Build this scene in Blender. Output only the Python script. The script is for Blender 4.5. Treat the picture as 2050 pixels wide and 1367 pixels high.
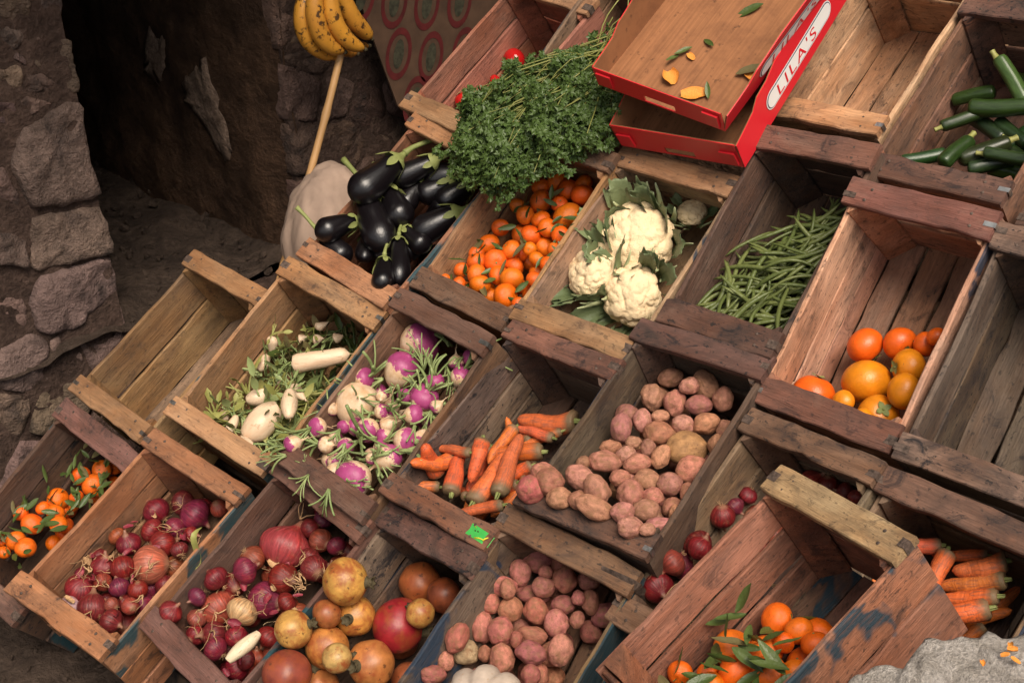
import bpy, bmesh, math, random
import numpy as np
from mathutils import Vector, Matrix, Quaternion, noise, Euler

for o in list(bpy.data.objects):
    bpy.data.objects.remove(o, do_unlink=True)
scene = bpy.context.scene
COL = scene.collection
random.seed(7)
R = math.radians

# ------------------------------------------------------------------ camera
cam_data = bpy.data.cameras.new('camera')
cam_data.sensor_width = 36.0
cam_data.lens = 46.62
cam_data.clip_end = 200.0
cam = bpy.data.objects.new('camera', cam_data)
COL.objects.link(cam)
cam.matrix_world = Matrix(((0.70773, -0.31394, 0.63289, 1.6778),
                           (0.70542, 0.36301, -0.60877, -1.5991),
                           (-0.03863, 0.87730, 0.47838, 1.2618),
                           (0, 0, 0, 1)))
scene.camera = cam

# ------------------------------------------------------------------ sky, sun, exposure
SUN_DIR = Vector((0.62, -0.30, 1.0)).normalized()       # towards the sun: high, from the open street
world = bpy.data.worlds.new('World')
scene.world = world
world.use_nodes = True
wt = world.node_tree
wt.nodes.clear()
wo = wt.nodes.new('ShaderNodeOutputWorld')
wb = wt.nodes.new('ShaderNodeBackground')
ws = wt.nodes.new('ShaderNodeTexSky')
ws.sky_type = 'NISHITA'
ws.sun_disc = False
ws.sun_elevation = math.asin(SUN_DIR.z)
ws.sun_rotation = math.atan2(SUN_DIR.x, SUN_DIR.y)
ws.air_density = 1.0
ws.dust_density = 4.0
ws.ozone_density = 1.0
wm = wt.nodes.new('ShaderNodeMix')                       # thin cloud: the blue is mostly washed out
wm.data_type = 'RGBA'
wm.inputs[0].default_value = 0.9
wh = wt.nodes.new('ShaderNodeHueSaturation')
wh.inputs['Saturation'].default_value = 0.0
wt.links.new(ws.outputs[0], wh.inputs['Color'])
wt.links.new(ws.outputs[0], wm.inputs[6])
wt.links.new(wh.outputs[0], wm.inputs[7])
wt.links.new(wm.outputs[2], wb.inputs['Color'])
wb.inputs['Strength'].default_value = 0.075
wt.links.new(wb.outputs[0], wo.inputs['Surface'])

sun_data = bpy.data.lights.new('sun', 'SUN')
sun_data.energy = 2.6
sun_data.angle = R(34)
sun_data.color = (1.0, 0.86, 0.70)
sun = bpy.data.objects.new('sun', sun_data)
COL.objects.link(sun)
sun.rotation_mode = 'QUATERNION'
sun.rotation_quaternion = SUN_DIR.to_track_quat('Z', 'Y')

scene.view_settings.view_transform = 'Standard'
scene.view_settings.look = 'None'
scene.view_settings.gamma = 1.0
scene.view_settings.use_curve_mapping = False
scene.view_settings.exposure = 0.74

# ------------------------------------------------------------------ helpers
def setp(o, label=None, cat=None, group=None, kind=None):
    if label: o['label'] = label
    if cat: o['category'] = cat
    if group: o['group'] = group
    if kind: o['kind'] = kind
    return o

def mesh(name, verts, faces, smooth=True):
    me = bpy.data.meshes.new(name)
    me.from_pydata([tuple(v) for v in verts], [], [tuple(f) for f in faces])
    if smooth:
        me.polygons.foreach_set('use_smooth', [True] * len(me.polygons))
    me.update()
    return me

def obj(name, me, material=None, parent=None, mat4=None, color=None):
    """one object on shared mesh data; the material sits on the object so one mesh can serve several"""
    o = bpy.data.objects.new(name, me)
    COL.objects.link(o)
    if material is not None:
        if len(me.materials) == 0:
            me.materials.append(material)
        if me.materials[0] is not material:
            o.material_slots[0].link = 'OBJECT'
            o.material_slots[0].material = material
    if parent is not None:
        o.parent = parent
    if mat4 is not None:
        o.matrix_basis = mat4
    if color is not None:
        o.color = (color[0], color[1], color[2], 1.0)
    return o

def empty(name, mat4):
    o = bpy.data.objects.new(name, None)
    COL.objects.link(o)
    o.empty_display_size = 0.05
    o.matrix_basis = mat4
    return o

def TRS(loc, quat=None, scale=None):
    m = Matrix.Translation(loc)
    if quat is not None:
        m = m @ quat.to_matrix().to_4x4()
    if scale is not None:
        if not hasattr(scale, '__len__'):
            scale = (scale,) * 3
        m = m @ Matrix.Diagonal((scale[0], scale[1], scale[2], 1.0))
    return m

def rquat():
    v = Vector((random.gauss(0, 1), random.gauss(0, 1), random.gauss(0, 1), random.gauss(0, 1)))
    q = Quaternion((v[0], v[1], v[2], v[3]))
    q.normalize()
    return q

def aim(d, roll=None):
    """rotation that turns local +Z onto d"""
    q = Vector(d).normalized().to_track_quat('Z', 'Y')
    if roll is None:
        roll = random.uniform(0, 6.28)
    return q @ Quaternion((0, 0, 1), roll)

def vnoise(p, s=1.0, seed=0.0):
    return noise.noise(Vector((p[0] * s + seed, p[1] * s + seed * 1.7, p[2] * s - seed)))

def revolve(profile, seg, disp=None):
    """profile: (radius, z) from bottom to top; ends with radius 0 become poles"""
    V, F, rings = [], [], []
    for (r, z) in profile:
        if r < 1e-6:
            rings.append([len(V)]); V.append(Vector((0, 0, z)))
        else:
            ring = []
            for i in range(seg):
                a = 2 * math.pi * i / seg
                ring.append(len(V)); V.append(Vector((r * math.cos(a), r * math.sin(a), z)))
            rings.append(ring)
    for a, b in zip(rings[:-1], rings[1:]):
        for i in range(seg):
            j = (i + 1) % seg
            if len(a) == 1 and len(b) == 1: continue
            if len(a) == 1: F.append((a[0], b[j], b[i]))
            elif len(b) == 1: F.append((a[i], a[j], b[0]))
            else: F.append((a[i], a[j], b[j], b[i]))
    if disp:
        V = [disp(v) for v in V]
    return V, F

def tube(path, radii, seg=8, cap=True, squash=1.0):
    P = [Vector(p) for p in path]
    n = len(P)
    if not hasattr(radii, '__len__'):
        radii = [radii] * n
    V, F = [], []
    t = (P[1] - P[0]).normalized()
    u = t.orthogonal().normalized()
    for i in range(n):
        t2 = (P[min(i + 1, n - 1)] - P[max(i - 1, 0)])
        if t2.length < 1e-9: t2 = t.copy()
        t2.normalize()
        u = (u - t2 * u.dot(t2))
        if u.length < 1e-6: u = t2.orthogonal()
        u.normalize()
        w = t2.cross(u)
        for k in range(seg):
            a = 2 * math.pi * k / seg
            V.append(P[i] + (u * math.cos(a) + w * math.sin(a) * squash) * radii[i])
        t = t2
    for i in range(n - 1):
        for k in range(seg):
            l = (k + 1) % seg
            F.append((i * seg + k, i * seg + l, (i + 1) * seg + l, (i + 1) * seg + k))
    if cap:
        F.append(tuple(range(seg))[::-1])
        F.append(tuple((n - 1) * seg + k for k in range(seg)))
    return V, F

def join(*vf):
    V, F = [], []
    for v, f in vf:
        b = len(V)
        V += list(v)
        F += [tuple(i + b for i in q) for q in f]
    return V, F

def smooth_path(ctrl, n):
    """Catmull-Rom through the control points"""
    C = [Vector(c) for c in ctrl]
    C = [C[0] * 2 - C[1]] + C + [C[-1] * 2 - C[-2]]
    out = []
    m = len(C) - 3
    for i in range(n):
        s = i / (n - 1) * m
        k = min(int(s), m - 1); t = s - k
        a, b, c, d = C[k:k + 4]
        out.append(0.5 * ((2 * b) + (c - a) * t + (2 * a - 5 * b + 4 * c - d) * t * t + (3 * b - a - 3 * c + d) * t ** 3))
    return out

def icosphere(sub):
    bm = bmesh.new()
    bmesh.ops.create_icosphere(bm, subdivisions=sub, radius=1.0)
    V = [v.co.copy() for v in bm.verts]
    F = [[v.index for v in f.verts] for f in bm.faces]
    bm.free()
    return V, F

# ------------------------------------------------------------------ material helpers
class NT:
    def __init__(self, name):
        self.m = bpy.data.materials.new(name)
        self.m.use_nodes = True
        self.t = self.m.node_tree
        self.t.nodes.clear()
        self.out = self.t.nodes.new('ShaderNodeOutputMaterial')
        self.b = self.t.nodes.new('ShaderNodeBsdfPrincipled')
        self.t.links.new(self.b.outputs[0], self.out.inputs['Surface'])
    def n(self, typ, **kw):
        nd = self.t.nodes.new('ShaderNode' + typ)
        for k, v in kw.items():
            setattr(nd, k, v)
        return nd
    def link(self, a, b):
        if isinstance(a, (int, float)): b.default_value = a
        elif isinstance(a, tuple):
            b.default_value = a if len(a) == len(b.default_value) else tuple(a) + (1.0,) * (len(b.default_value) - len(a))
        else: self.t.links.new(a, b)
    def math(self, op, a, b=0.0, clamp=False):
        nd = self.n('Math', operation=op, use_clamp=clamp)
        self.link(a, nd.inputs[0]); self.link(b, nd.inputs[1])
        return nd.outputs[0]
    def mix(self, fac, a, b, blend='MIX'):
        nd = self.n('Mix', data_type='RGBA', blend_type=blend)
        self.link(fac, nd.inputs[0]); self.link(a, nd.inputs[6]); self.link(b, nd.inputs[7])
        return nd.outputs[2]
    def ramp(self, fac, stops, interp='LINEAR'):
        nd = self.n('ValToRGB')
        r = nd.color_ramp
        r.interpolation = interp
        while len(r.elements) < len(stops): r.elements.new(0.5)
        for e, (p, c) in zip(r.elements, stops):
            e.position = p
            e.color = (c, c, c, 1) if not hasattr(c, '__len__') else (c[0], c[1], c[2], 1)
        self.link(fac, nd.inputs[0])
        return nd.outputs[0]
    def coords(self, scale=(1, 1, 1), rnd=True):
        tc = self.n('TexCoord')
        v = tc.outputs['Object']
        mp = self.n('Mapping')
        mp.inputs['Scale'].default_value = scale
        self.link(v, mp.inputs['Vector'])
        v = mp.outputs[0]
        if rnd:
            oi = self.n('ObjectInfo')
            mu = self.math('MULTIPLY', oi.outputs['Random'], 57.0)
            cx = self.n('CombineXYZ')
            for i in range(3): self.link(mu, cx.inputs[i])
            ad = self.n('VectorMath', operation='ADD')
            self.link(v, ad.inputs[0]); self.link(cx.outputs[0], ad.inputs[1])
            v = ad.outputs[0]
        return v
    def noise(self, vec, scale, detail=4, rough=0.55, dist=0.0):
        nd = self.n('TexNoise')
        nd.inputs['Scale'].default_value = scale
        nd.inputs['Detail'].default_value = detail
        nd.inputs['Roughness'].default_value = rough
        nd.inputs['Distortion'].default_value = dist
        self.link(vec, nd.inputs['Vector'])
        return nd.outputs['Fac']
    def voronoi(self, vec, scale, feature='F1', out='Distance'):
        nd = self.n('TexVoronoi', feature=feature)
        nd.inputs['Scale'].default_value = scale
        self.link(vec, nd.inputs['Vector'])
        return nd.outputs[out]
    def bump(self, height, strength, dist=0.01, normal=None):
        nd = self.n('Bump')
        nd.inputs['Strength'].default_value = strength
        nd.inputs['Distance'].default_value = dist
        self.link(height, nd.inputs['Height'])
        if normal is not None: self.link(normal, nd.inputs['Normal'])
        self.link(nd.outputs[0], self.b.inputs['Normal'])
        return nd.outputs[0]
    def objcolor(self):
        return self.n('ObjectInfo').outputs['Color']
    def attr(self, name):
        nd = self.n('Attribute', attribute_type='OBJECT')
        nd.attribute_name = name
        return nd.outputs['Fac']
    def done(self, color, rough=0.5, spec=0.5, coat=0.0):
        self.link(color, self.b.inputs['Base Color'])
        self.link(rough, self.b.inputs['Roughness'])
        self.b.inputs['Specular IOR Level'].default_value = spec
        self.b.inputs['Coat Weight'].default_value = coat
        self.b.inputs['Coat Roughness'].default_value = 0.25
        return self.m

def M_wood():
    k = NT('weathered_wood')
    g = k.noise(k.coords((3.0, 26, 26)), 1.0, 6, 0.62, 1.1)
    fine = k.noise(k.coords((22, 300, 300)), 1.0, 4, 0.65, 0.3)
    blot = k.noise(k.coords((9, 15, 15)), 1.0, 6, 0.68, 0.5)
    smud = k.noise(k.coords((16, 24, 24)), 1.0, 5, 0.72, 0.9)
    spk = k.noise(k.coords((75, 110, 110)), 1.0, 4, 0.6)
    c = k.mix(1.0, k.mix(1.0, k.objcolor(), (0.98, 1.04, 1.04, 1), 'MULTIPLY'), k.ramp(g, [(0.28, 0.62), (0.5, 0.96), (0.72, 1.20)]), 'MULTIPLY')
    c = k.mix(1.0, c, k.ramp(fine, [(0.32, 0.80), (0.62, 1.08)]), 'MULTIPLY')
    warm = k.noise(k.coords((4, 9, 9)), 1.3, 4, 0.6, 0.4)
    c = k.mix(k.ramp(warm, [(0.40, 0.0), (0.66, 0.75)]), c, k.mix(1.0, c, (0.80, 0.63, 0.50), 'MULTIPLY'))
    pale = k.noise(k.coords((7, 12, 12)), 0.8, 5, 0.65)
    c = k.mix(k.ramp(pale, [(0.56, 0.0), (0.72, 0.18)]), c, (0.42, 0.31, 0.23))
    # ground-in dirt, damp stains and specks
    dirt = k.attr('dirt')
    dm = k.math('MULTIPLY', k.ramp(blot, [(0.42, 0.0), (0.66, 0.92)]), dirt)
    c = k.mix(dm, c, (0.040, 0.028, 0.024))
    sm = k.math('MULTIPLY', k.ramp(smud, [(0.555, 0.0), (0.65, 0.9)]), dirt)
    c = k.mix(sm, c, (0.018, 0.015, 0.016))
    sp = k.math('MULTIPLY', k.ramp(spk, [(0.60, 0.0), (0.66, 0.9)]), dirt)
    c = k.mix(sp, c, (0.02, 0.016, 0.015))
    # sawn ends and rubbed long edges are darker with handling
    # splashes of blue marking paint on the outer face
    pn = k.noise(k.coords((8, 9, 9)), 1.0, 3, 0.55, 0.5)
    pv = k.math('ADD', pn, k.math('MULTIPLY', k.math('SUBTRACT', k.attr('paint'), 0.5), 0.5))
    pm = k.math('MULTIPLY', k.ramp(pv, [(0.565, 0.0), (0.60, 0.92)]), k.math('GREATER_THAN', k.attr('paint'), 0.01))
    sz = k.n('SeparateXYZ'); k.link(k.n('TexCoord').outputs['Object'], sz.inputs[0])
    pm = k.math('MULTIPLY', pm, k.math('GREATER_THAN', sz.outputs[2], 0.0005))
    pm = k.math('MULTIPLY', pm, k.ramp(fine, [(0.25, 0.35), (0.5, 1.0)]))
    c = k.mix(pm, c, k.mix(k.attr('teal'), (0.012, 0.022, 0.050), (0.010, 0.055, 0.070)))
    h = k.math('ADD', k.math('MULTIPLY', g, 0.8), k.math('MULTIPLY', fine, 0.6))
    k.bump(h, 0.8, 0.005)
    return k.done(c, k.ramp(blot, [(0.3, 0.85), (0.7, 0.66)]), 0.3)

def M_skin(name, bump_scale=40, bump=0.15, rough=0.4, blotch=(0.75, 1.15), bscale=2.5, spots=0.0, spot_scale=9, spot_col=(0.05, 0.025, 0.015), spec=0.5, coat=0.0, second=None, slo=0.62):
    """skin of a fruit or vegetable whose own colour is the object colour"""
    k = NT(name)
    v = k.coords()
    big = k.noise(v, bscale, 4, 0.6)
    c = k.mix(1.0, k.objcolor(), k.ramp(big, [(0.3, blotch[0]), (0.7, blotch[1])]), 'MULTIPLY')
    if second is not None:
        c = k.mix(k.ramp(k.noise(v, bscale * 0.8, 5, 0.65, 0.4), [(0.46, 0.0), (0.64, second[3])]), c, second[:3])
    if spots:
        sp = k.noise(v, spot_scale, 3, 0.6)
        c = k.mix(k.ramp(sp, [(slo, 0.0), (slo + 0.08, spots)]), c, spot_col)
    fine = k.noise(v, bump_scale, 2)
    k.bump(fine, bump, 0.02)
    return k.done(c, rough, spec, coat)

def M_plain(name, color, rough=0.6, var=0.25, scale=20, bump=0.1, metallic=0.0, spec=0.4):
    k = NT(name)
    v = k.coords()
    f = k.noise(v, scale, 4)
    c = k.mix(1.0, color if len(color) == 4 else tuple(color) + (1,), k.ramp(f, [(0.3, 1 - var), (0.7, 1 + var)]), 'MULTIPLY')
    k.bump(f, bump, 0.01)
    k.b.inputs['Metallic'].default_value = metallic
    return k.done(c, rough, spec)

def M_onion():
    k = NT('onion_skin')
    tc = k.n('TexCoord'); s = k.n('SeparateXYZ'); k.link(tc.outputs['Object'], s.inputs[0])
    ang = k.math('ARCTAN2', s.outputs[1], s.outputs[0])
    rnd = k.math('MULTIPLY', k.n('ObjectInfo').outputs['Random'], 40.0)
    cv = k.n('CombineXYZ')
    k.link(k.math('MULTIPLY', ang, 5.5), cv.inputs[0]); k.link(k.math('MULTIPLY', s.outputs[2], 0.8), cv.inputs[1]); k.link(rnd, cv.inputs[2])
    stripe = k.noise(cv.outputs[0], 1.6, 4, 0.6, 0.2)
    v = k.coords()
    big = k.noise(v, 1.5, 4, 0.6)
    c = k.mix(1.0, k.objcolor(), k.ramp(stripe, [(0.3, 0.45), (0.5, 0.9), (0.74, 1.6)]), 'MULTIPLY')
    c = k.mix(k.ramp(big, [(0.50, 0.0), (0.66, 0.6)]), c, k.mix(1.0, c, (1.5, 1.0, 0.75), 'MULTIPLY'))
    # neck and root end pale
    zt = k.ramp(k.math('ABSOLUTE', s.outputs[2]), [(0.88, 0.0), (1.2, 0.6)])
    c = k.mix(zt, c, (0.30, 0.17, 0.10))
    c = k.mix(k.ramp(k.noise(v, 3.5, 5, 0.7), [(0.56, 0.0), (0.70, 0.45)]), c, (0.32, 0.15, 0.085))
    k.bump(stripe, 0.2, 0.03)
    return k.done(c, 0.42, 0.4, 0.0)

def M_turnip():
    k = NT('turnip_skin')
    tc = k.n('TexCoord'); s = k.n('SeparateXYZ'); k.link(tc.outputs['Object'], s.inputs[0])
    v = k.coords()
    edge = k.noise(v, 1.8, 4, 0.65, 0.3)
    z = k.math('ADD', s.outputs[2], k.math('MULTIPLY', k.math('SUBTRACT', edge, 0.5), 2.1))
    z = k.math('ADD', z, k.attr('purple'))
    mask = k.ramp(z, [(0.42, 0.0), (0.54, 0.95)])
    pur = k.mix(k.noise(v, 3.0, 3), (0.20, 0.008, 0.085), (0.42, 0.050, 0.22))
    wht = k.mix(k.ramp(k.noise(v, 2.2, 4), [(0.35, 0.0), (0.7, 1.0)]), (0.70, 0.52, 0.36), (0.52, 0.32, 0.17))
    c = k.mix(mask, wht, pur)
    c = k.mix(k.ramp(k.noise(v, 11, 3), [(0.66, 0.0), (0.74, 0.5)]), c, (0.22, 0.12, 0.06))
    k.bump(k.noise(v, 14, 3), 0.12, 0.02)
    return k.done(c, 0.42, 0.45)

def M_carrot():
    k = NT('carrot_skin')
    tc = k.n('TexCoord'); s = k.n('SeparateXYZ'); k.link(tc.outputs['Object'], s.inputs[0])
    v = k.coords()
    cv = k.n('CombineXYZ'); k.link(k.math('ADD', k.math('MULTIPLY', s.outputs[2], 20.0), k.math('MULTIPLY', k.noise(v, 1.5, 2), 3.0)), cv.inputs[2])
    k.link(k.n('ObjectInfo').outputs['Random'], cv.inputs[0])
    rings = k.noise(cv.outputs[0], 1.0, 3, 0.7)
    c = k.mix(1.0, k.objcolor(), k.ramp(rings, [(0.3, 0.72), (0.6, 1.12)]), 'MULTIPLY')
    c = k.mix(k.ramp(k.noise(v, 5.0, 4), [(0.46, 0.0), (0.68, 0.8)]), c, (0.20, 0.07, 0.042))
    # grey green shoulder at the crown
    sh = k.math('ADD', s.outputs[2], k.math('MULTIPLY', k.noise(v, 4.0, 3), -0.10))
    c = k.mix(k.ramp(sh, [(0.0, 0.9), (0.11, 0.0)]), c, (0.13, 0.105, 0.058))
    k.bump(rings, 0.22, 0.02)
    return k.done(c, 0.56, 0.35)

def M_leaf(name, c1, c2, rough=0.45):
    k = NT(name)
    v = k.coords()
    f = k.noise(v, 2.2, 4)
    rnd = k.n('ObjectInfo').outputs['Random']
    c = k.mix(k.math('MULTIPLY', k.math('ADD', f, rnd), 0.5), c1, c2)
    k.bump(k.noise(v, 12, 3), 0.15, 0.02)
    k.b.inputs['Transmission Weight'].default_value = 0.0
    return k.done(c, rough, 0.4)

def M_stone():
    k = NT('reddish_field_stone')
    v = k.coords()
    a = k.noise(v, 7, 6, 0.65)
    b = k.noise(v, 32, 6, 0.7)
    f = k.noise(v, 140, 3, 0.6)
    c = k.mix(1.0, k.objcolor(), k.ramp(a, [(0.3, 0.6), (0.7, 1.3)]), 'MULTIPLY')
    c = k.mix(1.0, c, k.ramp(b, [(0.3, 0.62), (0.7, 1.25)]), 'MULTIPLY')
    c = k.mix(k.ramp(k.noise(v, 11, 5, 0.7), [(0.50, 0.0), (0.66, 0.75)]), c, (0.035, 0.028, 0.026))
    c = k.mix(k.ramp(k.noise(v, 5, 4, 0.7), [(0.52, 0.0), (0.7, 0.5)]), c, (0.17, 0.115, 0.10))
    h = k.math('ADD', b, k.math('MULTIPLY', f, 0.3))
    k.bump(h, 1.0, 0.035)
    return k.done(c, 0.9, 0.2)

def M_plaster(name, c1, c2, scale=4):
    k = NT(name)
    v = k.coords(rnd=False)
    a = k.noise(v, scale, 6, 0.68, 0.3)
    b = k.noise(v, scale * 6, 6, 0.7)
    c = k.mix(k.ramp(a, [(0.35, 0.0), (0.7, 1.0)]), c1, c2)
    c = k.mix(1.0, c, k.ramp(b, [(0.3, 0.55), (0.7, 1.3)]), 'MULTIPLY')
    k.bump(k.math('ADD', b, k.math('MULTIPLY', a, 0.8)), 0.9, 0.03)
    return k.done(c, 0.95, 0.15)

def M_kraft():
    k = NT('kraft_cardboard')
    v = k.coords(rnd=False)
    lines = k.noise(k.coords((170, 3, 3), rnd=False), 1.0, 2, 0.5)
    blot = k.noise(v, 14, 5, 0.7)
    spot = k.noise(v, 45, 4, 0.65)
    c = k.mix(1.0, (0.27, 0.118, 0.053, 1), k.ramp(lines, [(0.3, 0.84), (0.7, 1.12)]), 'MULTIPLY')
    c = k.mix(k.ramp(blot, [(0.45, 0.0), (0.7, 0.6)]), c, (0.13, 0.055, 0.028))
    c = k.mix(k.ramp(spot, [(0.62, 0.0), (0.70, 0.7)]), c, (0.06, 0.03, 0.018))
    k.bump(lines, 0.35, 0.004)
    return k.done(c, 0.85, 0.2)

WOOD = M_wood()
M_TANG = M_skin('tangerine_peel', 50, 0.22, 0.38, (0.80, 1.12), 1.7, 0.35, 4.5, (0.30, 0.075, 0.01), slo=0.58)
M_POT = M_skin('potato_skin', 16, 0.30, 0.66, (0.62, 1.25), 2.4, 0.75, 7.0, (0.09, 0.035, 0.022), spec=0.3, second=(0.22, 0.115, 0.055, 0.7))
M_PERS = M_skin('persimmon_skin', 14, 0.10, 0.36, (0.75, 1.12), 1.5, 0.5, 4, (0.16, 0.06, 0.01), slo=0.65)
M_POM = M_skin('pomegranate_rind', 26, 0.10, 0.40, (0.6, 1.2), 1.8, 0.75, 3.4, (0.06, 0.022, 0.012), second=(0.26, 0.060, 0.018, 0.9))
M_TOM = M_skin('tomato_skin', 8, 0.02, 0.16, (0.9, 1.05), 1.2)
M_AUB = M_skin('aubergine_skin', 8, 0.05, 0.33, (0.8, 1.2), 1.2, spec=0.6)
M_ZUC = M_skin('courgette_skin', 24, 0.08, 0.30, (0.6, 1.4), 3.5, 0.5, 14, (0.05, 0.09, 0.02))
M_RAD = M_skin('white_radish_skin', 10, 0.12, 0.45, (0.85, 1.08), 1.6, 0.6, 4, (0.36, 0.20, 0.10), second=(0.60, 0.38, 0.24, 0.6), slo=0.60)
M_CURD = M_skin('cauliflower_curd', 30, 0.35, 0.7, (0.86, 1.08), 1.4, 0.35, 2.6, (0.5, 0.27, 0.10))
M_BAN = M_skin('banana_peel', 14, 0.05, 0.42, (0.8, 1.12), 18, 0.95, 50, (0.06, 0.028, 0.012), slo=0.555, second=(0.42, 0.17, 0.03, 0.5))
M_PUMP = M_skin('pale_pumpkin_rind', 18, 0.12, 0.55, (0.8, 1.15), 3.0, 0.45, 7, (0.36, 0.19, 0.09))
M_ONION = M_onion()
M_TURN = M_turnip()
M_CAR = M_carrot()
M_LEAF = M_leaf('citrus_leaf', (0.030, 0.058, 0.012), (0.095, 0.125, 0.032), 0.38)
M_LEAFD = M_leaf('dry_leaf', (0.09, 0.065, 0.025), (0.14, 0.12, 0.04), 0.7)
M_PARS = M_leaf('parsley_leaf', (0.022, 0.052, 0.009), (0.13, 0.185, 0.042), 0.5)
M_CLEAF = M_leaf('cauliflower_leaf', (0.045, 0.075, 0.028), (0.23, 0.27, 0.13), 0.5)
M_STALK = M_leaf('green_stalk', (0.11, 0.16, 0.045), (0.33, 0.38, 0.16), 0.45)
M_YSTALK = M_leaf('yellow_green_stalk', (0.15, 0.16, 0.03), (0.34, 0.33, 0.11), 0.5)
M_CALYX = M_leaf('aubergine_calyx', (0.11, 0.135, 0.032), (0.28, 0.30, 0.105), 0.6)
M_BEAN = M_leaf('green_bean_pod', (0.055, 0.080, 0.018), (0.155, 0.175, 0.055), 0.40)
M_ROOT = M_plain('pale_root', (0.50, 0.36, 0.20), 0.7, 0.3, 12)
M_DRY = M_plain('dry_onion_peel', (0.40, 0.24, 0.12), 0.7, 0.4, 9)
M_STEMBROWN = M_plain('brown_stem', (0.06, 0.045, 0.02), 0.8, 0.4, 12)
M_RUST = M_plain('rusty_tin', (0.085, 0.058, 0.045), 0.7, 0.6, 120, 0.3, 0.15)
M_TIN = M_plain('bright_tin', (0.62, 0.60, 0.56), 0.28, 0.3, 40, 0.2, 0.95)
M_KRAFT = M_kraft()
M_RED = M_plain('red_print', (0.66, 0.020, 0.030), 0.42, 0.07, 6, 0.03)
M_WHITE = M_plain('white_print', (0.78, 0.76, 0.74), 0.45, 0.05, 6, 0.02)
M_NAVY = M_plain('navy_print', (0.03, 0.04, 0.10), 0.45, 0.05, 6, 0.02)
M_PEEL = M_plain('tangerine_peel_scrap', (0.68, 0.26, 0.04), 0.6, 0.35, 30, 0.3)
M_STONE = M_stone()
M_MORTAR = M_plaster('mud_mortar', (0.07, 0.045, 0.036), (0.14, 0.090, 0.070), 9)
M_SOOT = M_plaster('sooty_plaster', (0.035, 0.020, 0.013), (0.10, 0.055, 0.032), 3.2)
M_PATCH = M_plaster('old_pale_plaster', (0.17, 0.115, 0.085), (0.34, 0.24, 0.18), 14)
M_EARTH = M_plaster('trodden_earth', (0.040, 0.028, 0.022), (0.10, 0.070, 0.053), 6)
M_CONC = M_plaster('rough_concrete', (0.52, 0.46, 0.40), (0.80, 0.73, 0.67), 34)
M_CLOTH = M_plain('cotton_sacking', (0.30, 0.215, 0.165), 0.9, 0.18, 14, 0.15)
M_BAMBOO = M_plain('cane', (0.42, 0.24, 0.10), 0.5, 0.25, 9, 0.1)
M_STICK = M_plain('green_sticker_paper', (0.05, 0.36, 0.07), 0.4, 0.12, 60, 0.02)
M_YELLOW = M_plain('yellow_print', (0.72, 0.62, 0.04), 0.4, 0.05, 20, 0.02)

ORD = ['first', 'second', 'third', 'fourth', 'fifth', 'sixth', 'seventh', 'eighth', 'ninth', 'tenth', 'eleventh', 'twelfth', 'thirteenth', 'fourteenth']

# ------------------------------------------------------------------ the slope of the stall
SLOPE = Matrix.Rotation(R(34), 4, 'X')
CRATE_DEPTH = 0.235
CRATE_LENGTH = 0.4494
CRATE_POSES = {  # along the row, up the slope, turn, lift, tip, lean
    'R2a': (-0.8440, -0.3386, -0.0198, 0.0104, -0.0582, 0.0411),
    'R2b': (-0.5152, -0.2594, 0.0100, -0.0022, -0.0323, 0.2290),
    'R2c': (-0.1630, -0.2254, -0.0425, 0.0221, 0.0445, 0.0723),
    'R2d': (0.1054, -0.1607, 0.0155, -0.0047, -0.0842, -0.0207),
    'R2e': (0.3908, -0.0494, 0.0929, 0.0079, -0.1455, 0.0066),
    'R2f': (0.6644, -0.1466, -0.0355, -0.0055, -0.0171, -0.1322),
    'R2g': (0.9692, -0.1529, -0.0000, -0.0000, -0.0000, -0.0000),
    'R3a': (-0.5116, 0.1999, -0.0589, -0.0137, -0.0029, 0.1186),
    'R3b': (-0.2148, 0.2624, -0.0446, -0.0273, 0.1040, -0.0090),
    'R3c': (0.0835, 0.2903, 0.0176, -0.0261, 0.0233, -0.0124),
    'R3d': (0.3733, 0.3995, 0.0306, 0.0040, 0.1316, -0.0550),
    'R3e': (0.6417, 0.3230, 0.0270, 0.0060, 0.2098, -0.0400),
    'R4d': (0.3050, 0.9036, -0.0020, -0.0120, 0.0214, -0.0600),
    'R4e': (0.6000, 0.8184, 0.0124, 0.0040, 0.0152, -0.0500),
    'R1b': (-0.5089, -0.7373, 0.0670, 0.0320, -0.1717, 0.1799),
    'R1d': (0.1113, -0.6122, -0.0005, -0.0040, -0.0175, -0.1834),
    'R1e': (0.3992, -0.5035, 0.0435, 0.0024, 0.0142, 0.0438),
    'R1a': (-0.8385, -0.8072, -0.0356, 0.0047, 0.0109, 0.1671),
    'R1c': (-0.1960, -0.6499, -0.0742, -0.0111, -0.0215, 0.0128),
    'R3f': (0.9438, 0.3223, 0.0477, 0.0089, 0.1483, 0.0267),
    'R4a': (-0.5492, 0.6447, -0.0750, -0.0004, -0.0029, 0.0370),
    'R4b': (-0.2861, 0.7422, -0.0475, 0.0088, 0.0978, 0.0267),
    'C1': (0.0825, 0.7791, -0.0084, 0.1613, -0.0336, 0.1393),
    'C2': (0.0796, 0.7487, 0.0693, 0.0707, -0.0094, -0.0479),
    'F': (0.8478, -0.2870, -0.1755, 0.2408, -0.0755, -0.2954),
    'R4f': (0.9197, 0.8084, 0.0124, -0.0040, 0.0152, -0.1288),
}
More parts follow.
